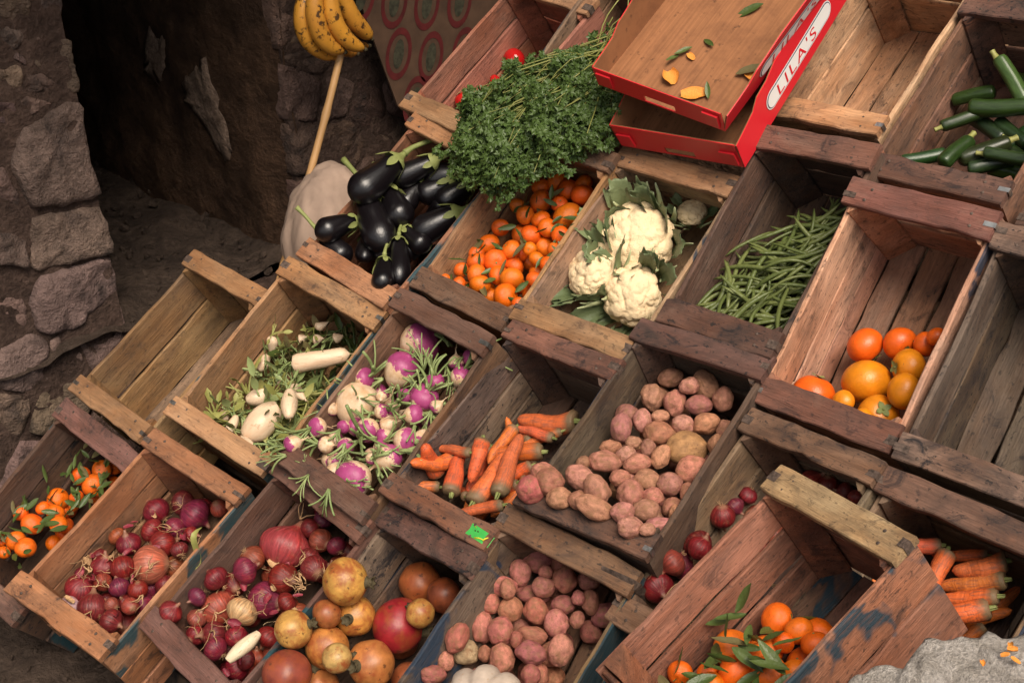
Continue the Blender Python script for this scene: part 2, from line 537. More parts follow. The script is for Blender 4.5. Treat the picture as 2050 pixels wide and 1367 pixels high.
STONES_LEFT = [(-0.308, 0.528, 0.000), (-0.237, 0.518, 0.000), (-0.336, 0.483, 0.000), (-0.240, 0.477, -0.010), (-0.304, 0.442, -0.020), (-0.244, 0.422, 0.000), 
    (-0.361, 0.380, 0.000), (-0.301, 0.371, -0.020), (-0.381, 0.321, -0.020), (-0.332, 0.320, -0.030), (-0.308, 0.173, 0.060), (-0.409, 0.251, -0.010), 
    (-0.428, 0.147, -0.010), (-0.339, -0.023, 0.020), (-0.443, 0.000, 0.000), (-0.472, -0.068, -0.020), (-0.439, -0.093, -0.030), (-0.351, -0.168, 0.030), 
    (-0.495, -0.166, 0.000), (-0.300, -0.315, -0.010), (-0.477, -0.312, 0.020), (-0.372, -0.328, 0.000), (-0.539, -0.412, 0.000), (-0.429, -0.463, 0.020), 
    (-0.263, 0.619, 0.020), (-0.314, 0.606, 0.000), (-0.210, 0.641, 0.020), (-0.415, 0.473, 0.000), (-0.490, 0.263, 0.020), (-0.534, 0.032, 0.000), 
    (-0.615, -0.197, 0.020), (-0.643, -0.464, 0.020), (-0.497, -0.581, 0.020), (-0.341, -0.581, 0.000), (-0.528, 0.389, 0.020), (-0.632, 0.067, 0.020), 
    (-0.744, -0.276, 0.020), (-0.225, 0.783, 0.030), (-0.374, 0.734, 0.020), (-0.150, 0.907, 0.030), (-0.251, 0.969, 0.030), (-0.150, 1.114, 0.030), 
    (-0.269, 1.248, 0.030), ]
STONES_RIGHT = [(0.505, 0.313, 0.000), (0.605, 0.291, 0.000), (0.502, 0.225, -0.010), (0.595, 0.207, 0.000), (0.691, 0.187, 0.000), (0.446, 0.134, 0.020), 
    (0.547, 0.108, 0.020), (0.649, 0.059, 0.020), (0.764, 0.081, 0.000), (0.715, 0.152, -0.010), (0.411, 0.001, 0.020), (0.546, -0.038, 0.040), 
    (0.691, -0.065, 0.000), (0.441, -0.157, 0.020), (0.549, -0.160, 0.000), (0.663, -0.149, 0.020), (0.448, 0.379, 0.000), (0.537, 0.427, 0.020), 
    (0.653, 0.390, 0.020), (0.788, 0.307, 0.030), (0.932, 0.218, 0.030), (0.501, 0.524, 0.030), (0.667, 0.508, 0.030), (0.893, 0.426, 0.030), 
    (0.387, -0.292, 0.030), (0.566, -0.324, 0.030), (0.827, -0.280, 0.040), (0.954, 0.002, 0.040), (1.170, 0.104, 0.050), (1.189, 0.401, 0.050), 
    (0.527, 0.707, 0.040), (0.746, 0.739, 0.040), (1.007, 0.639, 0.050), (0.585, 0.903, 0.050), (0.944, 0.964, 0.050), ]
def crate_matrix(key, scale=1.0):
    u, v, th, dz, a, b = CRATE_POSES[key]
    m = Matrix.Translation((u, v, dz)) @ Matrix.Rotation(th, 4, 'Z') @ Matrix.Rotation(a, 4, 'X') @ Matrix.Rotation(b, 4, 'Y')
    return SLOPE @ m @ Matrix.Scale(scale, 4) @ Matrix.Translation((0, 0, -CRATE_DEPTH))

SCALES = {'F': 0.93}
CM = {k: crate_matrix(k, SCALES.get(k, 1.0)) for k in CRATE_POSES}

# ------------------------------------------------------------------ ground, walls, room
def box_vf(x0, x1, y0, y1, z0, z1):
    V = [(x, y, z) for z in (z0, z1) for y in (y0, y1) for x in (x0, x1)]
    F = [(0, 2, 3, 1), (4, 5, 7, 6), (0, 1, 5, 4), (2, 6, 7, 3), (0, 4, 6, 2), (1, 3, 7, 5)]
    return V, F

def rough_sheet(name, x0, x1, y0, y1, z, nx, ny, amp, m, fs=6.0):
    V, F = [], []
    for j in range(ny + 1):
        for i in range(nx + 1):
            x = x0 + (x1 - x0) * i / nx; y = y0 + (y1 - y0) * j / ny
            V.append((x, y, z + amp * vnoise((x, y, 0), fs, 3.1) + amp * 0.5 * vnoise((x, y, 1), fs * 3, 7.7)))
    for j in range(ny):
        for i in range(nx):
            a = j * (nx + 1) + i
            F.append((a, a + 1, a + nx + 2, a + nx + 1))
    return obj(name, mesh(name, V, F), m)

g = rough_sheet('ground', -14, 14, -14, 14, -0.80, 2, 2, 0.0, M_EARTH)
setp(g, kind='structure')
g2 = rough_sheet('trodden_ground', -1.9, 1.6, -2.0, 0.2, -0.785, 90, 60, 0.02, M_EARTH, 7)
setp(g2, kind='structure')
fl = rough_sheet('room_floor', -2.75, -1.19, -0.95, 0.40, -0.30, 60, 60, 0.03, M_EARTH, 6)
setp(fl, kind='structure')
lg = obj('stone_ledge', mesh('stone_ledge', *join(box_vf(-1.19, -1.03, -0.17, 1.28, -0.79, -0.312), box_vf(-1.028, -0.72, 0.14, 1.28, -0.79, -0.30)), smooth=False), M_MORTAR)
setp(lg, kind='structure')
# inside of the dark room behind the doorway
room = []
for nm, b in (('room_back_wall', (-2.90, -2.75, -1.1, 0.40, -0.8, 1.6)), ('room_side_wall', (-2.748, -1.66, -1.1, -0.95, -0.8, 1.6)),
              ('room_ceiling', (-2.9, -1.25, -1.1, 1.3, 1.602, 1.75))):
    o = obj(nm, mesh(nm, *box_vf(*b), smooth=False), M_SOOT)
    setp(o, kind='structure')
# the plastered reveal on the right of the doorway, lumpy
V, F = [], []
nx, nz = 70, 70
for j in range(nz + 1):
    for i in range(nx + 1):
        x = -2.748 + (1.53) * i / nx; z = -0.4 + 2.0 * j / nz
        d = 0.030 * vnoise((x, 0, z), 3.0, 2.2) + 0.014 * vnoise((x, 0, z), 11.0, 5.2)
        if i > nx - 8: d -= 0.05 * ((i - nx + 8) / 8.0) ** 2
        V.append((x, 0.36 - d - 0.015, z))
for j in range(nz):
    for i in range(nx):
        a = j * (nx + 1) + i
        F.append((a, a + 1, a + nx + 2, a + nx + 1))
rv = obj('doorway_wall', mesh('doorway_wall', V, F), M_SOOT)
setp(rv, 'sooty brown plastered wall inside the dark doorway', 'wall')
def plaster_patch(pts, seed):
    """thin flake of pale plaster still on the wall: a rough outline with real thickness"""
    rnd = random.Random(seed)
    P = []
    n = len(pts)
    for i in range(n):
        a, b = Vector(pts[i] + (0,)), Vector(pts[(i + 1) % n] + (0,))
        for t in range(5):
            q = a.lerp(b, t / 5.0)
            P.append((q.x + rnd.gauss(0, 0.006), q.y + rnd.gauss(0, 0.006)))
    cx = sum(p[0] for p in P) / len(P); cz = sum(p[1] for p in P) / len(P)
    V, F = [], []
    N = len(P)
    for f, y in ((1.0, 0.352), (0.97, 0.3405), (0.6, 0.3385), (0.25, 0.339)):
        for p in P:
            x = cx + (p[0] - cx) * f; z = cz + (p[1] - cz) * f
            V.append((x, y - (0.03 * vnoise((x, 0, z), 3.0, 2.2) + 0.014 * vnoise((x, 0, z), 11.0, 5.2)) - 0.004 * vnoise((x, y, z), 40), z))
    V.append((cx, 0.339 - 0.03 * vnoise((cx, 0, cz), 3.0, 2.2), cz))
    for r in range(3):
        for i in range(N):
            j = (i + 1) % N
            F.append((r * N + i, r * N + j, (r + 1) * N + j, (r + 1) * N + i))
    for i in range(N):
        F.append((3 * N + i, 3 * N + (i + 1) % N, 4 * N))
    o = obj('plaster_patch', mesh('plaster_patch', V, F), M_PATCH, rv)
plaster_patch([(-1.82, 0.25), (-1.77, 0.22), (-1.73, 0.235), (-1.76, 0.14), (-1.84, 0.07), (-1.89, 0.10), (-1.86, 0.17)], 1)
plaster_patch([(-1.68, 0.13), (-1.60, 0.17), (-1.53, 0.22), (-1.49, 0.10), (-1.46, -0.04), (-1.49, -0.09), (-1.56, -0.05), (-1.64, 0.03), (-1.69, 0.06)], 2)

# wall of field stones: every stone its own piece, cut from a jittered cell pattern
def clip(poly, px, py, nx_, ny_):
    out = []
    n = len(poly)
    for i in range(n):
        a, b = poly[i], poly[(i + 1) % n]
        da = (a[0] - px) * nx_ + (a[1] - py) * ny_
        db = (b[0] - px) * nx_ + (b[1] - py) * ny_
        if da <= 0: out.append(a)
        if (da < 0 < db) or (db < 0 < da):
            t = da / (da - db)
            out.append((a[0] + (b[0] - a[0]) * t, a[1] + (b[1] - a[1]) * t))
    return out

def stone_wall(name, label, seeds, y0, y1, z0, z1, x, seed, tone):
    rnd = random.Random(seed)
    w = empty(name, Matrix.Translation((x - 0.2, (y0 + y1) / 2, z0)))
    setp(w, label, 'wall')
    inv = w.matrix_basis.inverted()
    b = box_vf(x - 0.45, x - 0.022, y0 + 0.012, y1 - 0.012, z0, z1)
    obj('mortar', mesh('mortar', [inv @ Vector(v) for v in b[0]], b[1], False), M_MORTAR, w)
    for i, s in enumerate(seeds):
        poly = [(y0, z0), (y1, z0), (y1, z1), (y0, z1)]
        for j, q in enumerate(seeds):
            if i == j: continue
            mx, mz = (s[0] + q[0]) / 2, (s[1] + q[1]) / 2
            # weight keeps big stones big
            wgt = (s[2] - q[2]) * 0.5
            dx, dz = q[0] - s[0], q[1] - s[1]
            L_ = math.hypot(dx, dz) or 1e-6
            poly = clip(poly, mx + dx / L_ * wgt, mz + dz / L_ * wgt, dx, dz)
            if len(poly) < 3: break
        if len(poly) < 3: continue
        cx = sum(p[0] for p in poly) / len(poly); cz = sum(p[1] for p in poly) / len(poly)
        # resample the outline by angle, round the corners
        N = 40
        out = []
        for k in range(N):
            a = 2 * math.pi * k / N
            dx, dz = math.cos(a), math.sin(a)
            best = 9
            for m_ in range(len(poly)):
                p, q = poly[m_], poly[(m_ + 1) % len(poly)]
                ex, ez = q[0] - p[0], q[1] - p[1]
                den = dx * ez - dz * ex
                if abs(den) < 1e-9: continue
                t = ((p[0] - cx) * ez - (p[1] - cz) * ex) / den
                u = ((p[0] - cx) * dz - (p[1] - cz) * dx) / den
                if t > 0 and -0.001 <= u <= 1.001: best = min(best, t)
            out.append(best if best < 9 else 0.01)
        sm = [(out[k - 1] + 6 * out[k] + out[(k + 1) % N]) / 8 * (1 + 0.05 * rnd.uniform(-1, 0.3)) for k in range(N)]
        size = sum(sm) / N
        bulge = min(0.022, 0.16 * size) * rnd.uniform(0.5, 1.3)
        tilt = (rnd.uniform(-0.2, 0.2), rnd.uniform(-0.2, 0.2))
        V, F = [], []
        prof = ((1.0, -0.06), (0.99, -0.012), (0.975, 0.35), (0.94, 0.72), (0.80, 0.92), (0.5, 1.0), (0.2, 1.02))
        gap = 0.002 + 0.012 * size
        for f, h in prof:
            for k in range(N):
                a = 2 * math.pi * k / N
                rr = max(0.004, sm[k] - gap) * f
                yy, zz = cx + rr * math.cos(a), cz + rr * math.sin(a)
                dsp = 0.022 * vnoise((yy, 0.3 * i, zz), 9, seed) + 0.014 * vnoise((yy, i, zz), 24, seed) + 0.006 * vnoise((yy, i, zz), 60, seed)
                xx = x - 0.03 + (h * bulge if h > 0 else h) + (dsp * min(1, max(0, h * 3)))
                xx += ((yy - cx) * tilt[0] + (zz - cz) * tilt[1]) * max(0, min(1, h)) * 0.6
                V.append((xx, yy, zz))
        V.append((x - 0.03 + bulge * 1.02, cx, cz))
        R_ = len(prof)
        for r in range(R_ - 1):
            for k in range(N):
                l = (k + 1) % N
                F.append((r * N + k, r * N + l, (r + 1) * N + l, (r + 1) * N + k))
        for k in range(N):
            F.append(((R_ - 1) * N + k, (R_ - 1) * N + (k + 1) % N, R_ * N))
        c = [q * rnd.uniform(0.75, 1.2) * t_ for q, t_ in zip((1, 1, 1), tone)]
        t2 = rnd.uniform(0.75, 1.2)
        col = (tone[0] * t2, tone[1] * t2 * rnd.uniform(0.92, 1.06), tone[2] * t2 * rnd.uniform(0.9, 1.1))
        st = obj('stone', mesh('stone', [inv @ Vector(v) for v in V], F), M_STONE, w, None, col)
    return w
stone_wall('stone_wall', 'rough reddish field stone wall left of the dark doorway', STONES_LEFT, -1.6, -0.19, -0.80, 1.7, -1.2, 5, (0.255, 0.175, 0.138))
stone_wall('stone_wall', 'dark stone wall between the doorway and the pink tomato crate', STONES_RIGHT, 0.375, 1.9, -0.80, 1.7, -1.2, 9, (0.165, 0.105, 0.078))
# wall added behind the top row to block sky light, and the wall over the doorway
bw = obj('sky_block_wall', mesh('sky_block_wall', *box_vf(-1.19, 3.2, 1.35, 1.6, -0.8, 2.6), smooth=False), M_SOOT)
setp(bw, 'plastered wall added behind the top row of crates to block sky', 'wall')
ln = obj('door_lintel', mesh('door_lintel', *box_vf(-1.64, -1.232, -1.0, 0.9, 0.86, 2.6), smooth=False), M_SOOT)  # unseen; lower edge brought down to keep daylight out of the room
setp(ln, 'dark plastered wall above the doorway, hung low to darken the room', 'wall')

# ------------------------------------------------------------------ wooden crates
def plank_mesh(length, width, thick, seed, wobble=0.0020, segs=12):
    """a sawn board along local X with chamfered, slightly uneven edges and a little bow"""
    rnd = random.Random(seed)
    V, F = [], []
    c = min(0.0022, thick * 0.25)
    bow = rnd.uniform(-1, 1) * 0.0035
    cup = rnd.uniform(-1, 1) * 0.002
    off = rnd.uniform(0, 50)
    for i in range(segs + 1):
        t = i / segs
        x = -length / 2 + length * t
        if i in (0, segs):
            x += rnd.uniform(-1, 1) * 0.0012
        e0 = wobble * noise.noise(Vector((t * 5 + off, 0, 0))) * 2
        e1 = wobble * noise.noise(Vector((t * 5 + off, 9, 0))) * 2
        nick = 0.010 * max(0.0, noise.noise(Vector((t * 9 + off, 4, 0))) - 0.2)
        y0 = -width / 2 + e0 + nick
        y1 = width / 2 + e1 - 0.010 * max(0.0, noise.noise(Vector((t * 9 + off, 14, 0))) - 0.2)
        zb = bow * math.sin(t * math.pi) + cup * (t - 0.5)
        h = thick / 2
        ring = [(y0 + c, -h), (y1 - c, -h), (y1, -h + c), (y1, h - c), (y1 - c, h), ((y0 + y1) / 2, h + 0.0003), (y0 + c, h), (y0, h - c), (y0, -h + c)]
        for (y, z) in ring:
            V.append((x, y, z + zb))
    n = 9
    for i in range(segs):
        for k in range(n):
            l = (k + 1) % n
            F.append((i * n + k, i * n + l, (i + 1) * n + l, (i + 1) * n + k))
    F.append(tuple(range(n))[::-1])
    F.append(tuple(segs * n + k for k in range(n)))
    me = mesh('plank', V, F, False)
    return me

def post_mesh(h, leg):
    V = []
    for z in (0, h):
        V += [(0, 0, z), (leg, 0, z), (leg, 0.004, z), (0.004, leg, z), (0, leg, z)]
    F = [(0, 4, 3, 2, 1), (5, 6, 7, 8, 9)] + [(i, (i + 1) % 5, (i + 1) % 5 + 5, i + 5) for i in range(5)]
    return mesh('corner_post', V, F, False)
POST = post_mesh(CRATE_DEPTH - 0.020, 0.044)

def plate_mesh():
    """strip of tin bent over the end of a rail"""
    w, l, h, t = 0.009, 0.022, 0.016, 0.0009
    a = box_vf(-l, 0.0012, -w, w, 0, t)
    b = box_vf(0.0012, 0.0012 + t, -w, w, -h, t)
    return mesh('tin_strap', *join(a, b), smooth=False)
STRAP = plate_mesh()
def nail_mesh():
    V, F = revolve([(0.0032, 0), (0.0032, 0.0008), (0.002, 0.0014), (0, 0.0015)], 8)
    return mesh('nail_head', V, F)
NAIL = nail_mesh()

AX_LONG = Matrix(((0, -1, 0, 0), (1, 0, 0, 0), (0, 0, 1, 0), (0, 0, 0, 1)))       # plank X along crate Y, lying flat
AX_CROSS = Matrix.Identity(4)
def stand_long(sx):    # plank X along crate Y, its width upright
    return Matrix(((0, 0, sx, 0), (1, 0, 0, 0), (0, sx, 0, 0), (0, 0, 0, 1))) if sx > 0 else Matrix(((0, 0, -1, 0), (-1, 0, 0, 0), (0, 1, 0, 0), (0, 0, 0, 1)))
def stand_cross(sy):
    return Matrix(((1, 0, 0, 0), (0, 0, -1, 0), (0, 1, 0, 0), (0, 0, 0, 1))) if sy < 0 else Matrix(((-1, 0, 0, 0), (0, 0, 1, 0), (0, 1, 0, 0), (0, 0, 0, 1)))

def jit(c, amt, rnd):
    f = 1 + rnd.uniform(-amt, amt)
    return (c[0] * f, c[1] * f * (1 + rnd.uniform(-0.05, 0.05)), c[2] * f * (1 + rnd.uniform(-0.08, 0.08)))

CRATES = {}
def crate(key, label, side, rail, floor, dirt=0.6, paint_l=0.0, paint_r=0.0, teal=1.0, W=0.30, plates=(1, 1, 1, 1), rail_w=0.050, no_front=False, paint_in=0.0):
    rnd = random.Random('crate' + key)
    D, L = CRATE_DEPTH, CRATE_LENGTH
    root = empty('wooden_crate', CM[key])
    setp(root, label, 'crate', 'wooden produce crates of the stall')
    CRATES[key] = root
    def plank(name, l, w, t, mat4, col, paint=0.0, d=dirt):
        o = obj(name, plank_mesh(l, w, t, rnd.random()), WOOD, root, mat4, jit(col, 0.22, rnd))
        o['dirt'] = d * rnd.uniform(0.6, 1.3)
        o['paint'] = paint
        o['teal'] = teal
        return o
    top = D - 0.0165
    pw = (top - 0.004 - 0.007) / 2
    tS = 0.0105
    for sx in (-1, 1):
        pt = paint_l if sx < 0 else paint_r
        split = rnd.choice(((.5, .5), (.44, .56), (.56, .44), (.36, .34, .30), (.40, .32, .28)))
        gaps = rnd.uniform(.004, .009)
        zacc = top
        for k, fr_ in enumerate(split):
            pw_ = (top - .004 - gaps * (len(split) - 1)) * fr_
            zc = zacc - pw_ / 2 + rnd.uniform(-0.0012, 0.0012)
            zacc -= pw_ + gaps
            dz = rnd.uniform(-0.010, 0.010)
            m = Matrix.Translation((sx * (W / 2 - tS / 2 - 0.001) , 0, zc)) @ Matrix.Rotation(dz * 0.8, 4, 'X') @ stand_long(sx)
            plank('side_board', L - 0.006, pw_, tS, m, side, pt if (k == 0 or rnd.random() < 0.7) else 0)
    for sy in (-1, 1):
        for k in range(2):
            zc = 0.005 + pw / 2 + k * (pw + 0.006)
            m = Matrix.Translation((0, sy * (L / 2 - 0.012), zc)) @ stand_cross(sy)
            plank('end_board', W - 2 * tS - 0.006, pw - 0.002, 0.0095, m, (side[0] * 0.9, side[1] * 0.87, side[2] * 0.85))
    n = 4
    fw = (W - 2 * tS - 0.006 - 3 * 0.006) / n
    for k in range(n):
        x = -W / 2 + tS + 0.003 + fw / 2 + k * (fw + 0.006)
        m = Matrix.Translation((x, 0, 0.0052 + rnd.uniform(0, 0.0012))) @ Matrix.Rotation(rnd.uniform(-0.012, 0.012), 4, 'Z') @ AX_LONG
        plank('floor_board', L - 0.036, fw, 0.0092, m, floor, paint_in)
    for sx in (-1, 1):
        for sy in (-1, 1):
            rot = {(-1, -1): 0, (1, -1): 90, (1, 1): 180, (-1, 1): 270}[(sx, sy)]
            m = Matrix.Translation((sx * (W / 2 - tS - 0.0016), sy * (L / 2 - 0.0182), 0.0112)) @ Matrix.Rotation(R(rot), 4, 'Z')
            o = obj('corner_post', POST, WOOD, root, m, jit((side[0] * 0.85, side[1] * 0.75, side[2] * 0.72), 0.1, rnd))
            o['dirt'] = dirt
    for q, sy in enumerate((-1, 1)):
        if no_front and sy < 0: continue
        m = Matrix.Translation((0, sy * (L / 2 - rail_w / 2 + 0.001), D - 0.0078)) @ Matrix.Rotation(rnd.uniform(-0.012, 0.012), 4, 'Z')
        ro = plank('rail', W + 0.004, rail_w + rnd.uniform(-.003, .005), 0.0156, m, rail, 0.0)
        for s, sx in enumerate((-1, 1)):
            p = plates[q * 2 + s]
            if p:
                mm = Matrix.Translation((sx * (W / 2 + 0.0022), rnd.uniform(-0.008, 0.008), 0.0082)) @ Matrix.Rotation(0 if sx > 0 else math.pi, 4, 'Z')
                obj('tin_strap', STRAP, M_TIN if p == 2 else M_RUST, ro, mm @ Matrix.Diagonal((rnd.uniform(.55, 1.15), rnd.uniform(.45, 1.0) if p == 1 else .5, 1, 1)))
            for e in range(2):
                obj('nail_head', NAIL, M_RUST, ro, Matrix.Translation((sx * (W / 2 - 0.04 - 0.006 * e), -0.012 + 0.022 * e, 0.0074)))
    return root

TAN = (0.39, 0.212, 0.105); ORANGE = (0.40, 0.182, 0.090); LIGHT = (0.62, 0.37, 0.22); PINK = (0.64, 0.34, 0.22)
BROWN = (0.225, 0.120, 0.073); DARK = (0.118, 0.066, 0.046); PURPLE = (0.165, 0.080, 0.060); GREY = (0.155, 0.100, 0.072); REDB = (0.36, 0.145, 0.085)
crate('R1a', 'dark crate of leafy tangerines at the bottom left corner', DARK, PURPLE, DARK, 0.9, 0.4, 0.55)
crate('R1b', 'orange wood crate of red onions at the lower left', ORANGE, ORANGE, BROWN, 0.5, 0.0, 0.66, plates=(0, 1, 1, 1))
crate('R1c', 'purplish brown crate of red onions with a white radish', PURPLE, PURPLE, DARK, 0.6, 0.45, 0.55, plates=(0, 1, 0, 1))
crate('R1d', 'dark grey crate of pomegranates in the bottom row', GREY, PURPLE, DARK, 1.0, 0.5, 0.6, 0.2, plates=(1, 1, 1, 1))
crate('R1e', 'brown crate of potatoes behind the pale pumpkin', (0.26, 0.165, 0.10), BROWN, BROWN, 0.7, 0.55, 0.85, 0.7, plates=(0, 0, 1, 0))
crate('R2a', 'empty yellowish wood crate at the far left', (0.36, 0.215, 0.10), TAN, (0.25, 0.15, 0.095), 0.5, plates=(2, 2, 1, 1))
crate('R2b', 'tan crate of white radishes with yellowing greens', TAN, (0.42, 0.225, 0.11), TAN, 0.5, 0.3, 0.75, plates=(2, 1, 1, 2))
crate('R2c', 'brown crate of purple turnips with cut stalks', BROWN, PURPLE, BROWN, 0.6, 0.6, 0.3, W=0.272, plates=(0, 1, 1, 2))
crate('R2d', 'dark grey brown crate of carrots with reddish rails', (0.17, 0.115, 0.085), (0.20, 0.085, 0.06), DARK, 0.9, 0.45, 0.6, 0.1, plates=(1, 0, 1, 1), W=0.288)
crate('R2e', 'grey brown crate heaped with pink potatoes', GREY, PURPLE, DARK, 0.8, 0.6, 0.0, 0.1, plates=(2, 2, 0, 1), W=0.288)
crate('R2f', 'crate of red onions half hidden by the tipped crate', (0.24, 0.165, 0.105), BROWN, DARK, 0.7, plates=(1, 1, 1, 1), W=0.280)
crate('R2g', 'crate of carrots in shadow at the right edge', (0.20, 0.135, 0.09), PURPLE, DARK, 0.7, 0.0, 0.9, 0.1, plates=(1, 1, 1, 2))
crate('R3a', 'reddish crate of aubergines beside the cotton sack', (0.36, 0.16, 0.095), ORANGE, REDB, 0.5, 0.0, 0.65, plates=(1, 2, 1, 0))
crate('R3b', 'tan crate of small tangerines left of the cauliflowers', TAN, BROWN, TAN, 0.5, 0.7, 0.0, plates=(2, 1, 0, 1))
crate('R3c', 'light tan crate of cauliflowers', (0.46, 0.29, 0.175), TAN, (0.36, 0.21, 0.12), 0.5, 0.0, 0.65, 0.3, plates=(1, 1, 1, 1))
crate('R3d', 'dark crate of green beans under the red cardboard trays', DARK, PURPLE, DARK, 0.9, plates=(0, 1, 0, 0), W=0.262)
crate('R3e', 'pale pinkish crate of persimmons with dark red rails', PINK, (0.20, 0.082, 0.062), (0.30, 0.165, 0.105), 0.55, 0.3, 0.35, 0.2, plates=(2, 1, 1, 2), W=0.285)
crate('R3f', 'empty grey brown crate at the right edge', (0.150, 0.100, 0.072), (0.22, 0.135, 0.092), (0.125, 0.085, 0.062), 1.0, plates=(1, 1, 1, 1))
crate('R4a', 'pinkish red crate holding a few tomatoes', (0.42, 0.165, 0.105), TAN, REDB, 0.4, plates=(1, 0, 1, 1), W=0.285)
crate('R4b', 'crate behind the parsley with a blue paint mark', (0.34, 0.195, 0.12), TAN, BROWN, 0.6, 0.55, 0.0, 0.6, plates=(0, 0, 0, 0))
crate('R4d', 'pale wood crate with an empty stained floor, top row', LIGHT, (0.48, 0.26, 0.14), (0.46, 0.25, 0.145), 0.65, plates=(0, 2, 0, 0), W=0.285)
crate('R4e', 'brown crate of courgettes in the upper right corner', (0.27, 0.135, 0.088), PURPLE, (0.24, 0.12, 0.08), 0.95, 0.2, 0.0, 0.0, plates=(0, 2, 0, 0), paint_in=0.3, W=0.285)
crate('R4f', 'crate cut off by the right edge beside the courgettes', BROWN, PURPLE, BROWN, 0.8)
crate('F', 'tipped reddish crate of leafy tangerines in front, lower right', (0.34, 0.145, 0.085), (0.44, 0.28, 0.165), (0.20, 0.10, 0.065), 0.7, 0.2, 0.62, 0.6, plates=(1, 1, 1, 1), no_front=True, paint_in=0.5)

# rough timber frame that carries the rows
st = empty('display_stand', Matrix.Translation((0, -0.4, -0.79)))
setp(st, 'rough dark timber frame under the rows of crates', 'stand')
sinv = st.matrix_basis.inverted()
rs = random.Random(77)
for v in (-0.95, -0.72, -0.46, -0.27, 0.12, 0.30, 0.58, 0.80):
    m = SLOPE @ Matrix.Translation((0.05, v, -CRATE_DEPTH - 0.075)) @ Matrix.Rotation(rs.uniform(-0.01, 0.01), 4, 'Z')
    o = obj('beam', plank_mesh(2.06, 0.07, 0.035, v, 0.003, 16), WOOD, st, sinv @ m, (0.11, 0.075, 0.055))
    o['dirt'] = 0.9
    for x in (-0.9, 0.05, 1.0):
        p = SLOPE @ Vector((x, v, -CRATE_DEPTH - 0.095))
        h = p.z + 0.79
        if h < 0.05: continue
        lm = Matrix.Translation((p.x, p.y, -0.79 + h / 2)) @ Matrix.Rotation(R(90), 4, 'Y')
        o = obj('leg', plank_mesh(h, 0.06, 0.04, x + v, 0.002, 4), WOOD, st, sinv @ lm, (0.11, 0.075, 0.055))
        o['dirt'] = 0.9

# unseen overhang added above the doorway side to shade the wall and cardboard
ev = obj('shade_overhang', mesh('shade_overhang', *box_vf(-1.6, -0.42, -1.6, 1.34, 1.45, 1.52), smooth=False), M_SOOT)
setp(ev, 'unseen dark overhang added above the doorway to shade the wall', 'added shade')

# litter on the floor of the room and on the ground in front
def litter(name, n, x0, x1, y0, y1, z, seed, smax):
    rnd = random.Random(seed)
    V0, F0 = icosphere(1)
    V, F = [], []
    for i in range(n):
        s = smax * rnd.random() ** 2.5 + .003
        p = Vector((rnd.uniform(x0, x1), rnd.uniform(y0, y1), z + .012 * vnoise((i, 0, 0), 1)))
        q = rquat().to_matrix()
        b_ = len(V)
        V += [p + q @ Vector((v.x * s * rnd.uniform(.7, 1.2), v.y * s, v.z * s * .5)) for v in V0]
        F += [tuple(k_ + b_ for k_ in f) for f in F0]
    o = obj(name, mesh(name, V, F, False), M_EARTH)
    setp(o, kind='stuff')
litter('floor_rubble', 420, -2.6, -1.05, -.2, .36, -.30, 3, .02)
litter('ground_rubble', 500, -1.4, .2, -1.6, -.6, -.785, 4, .018)
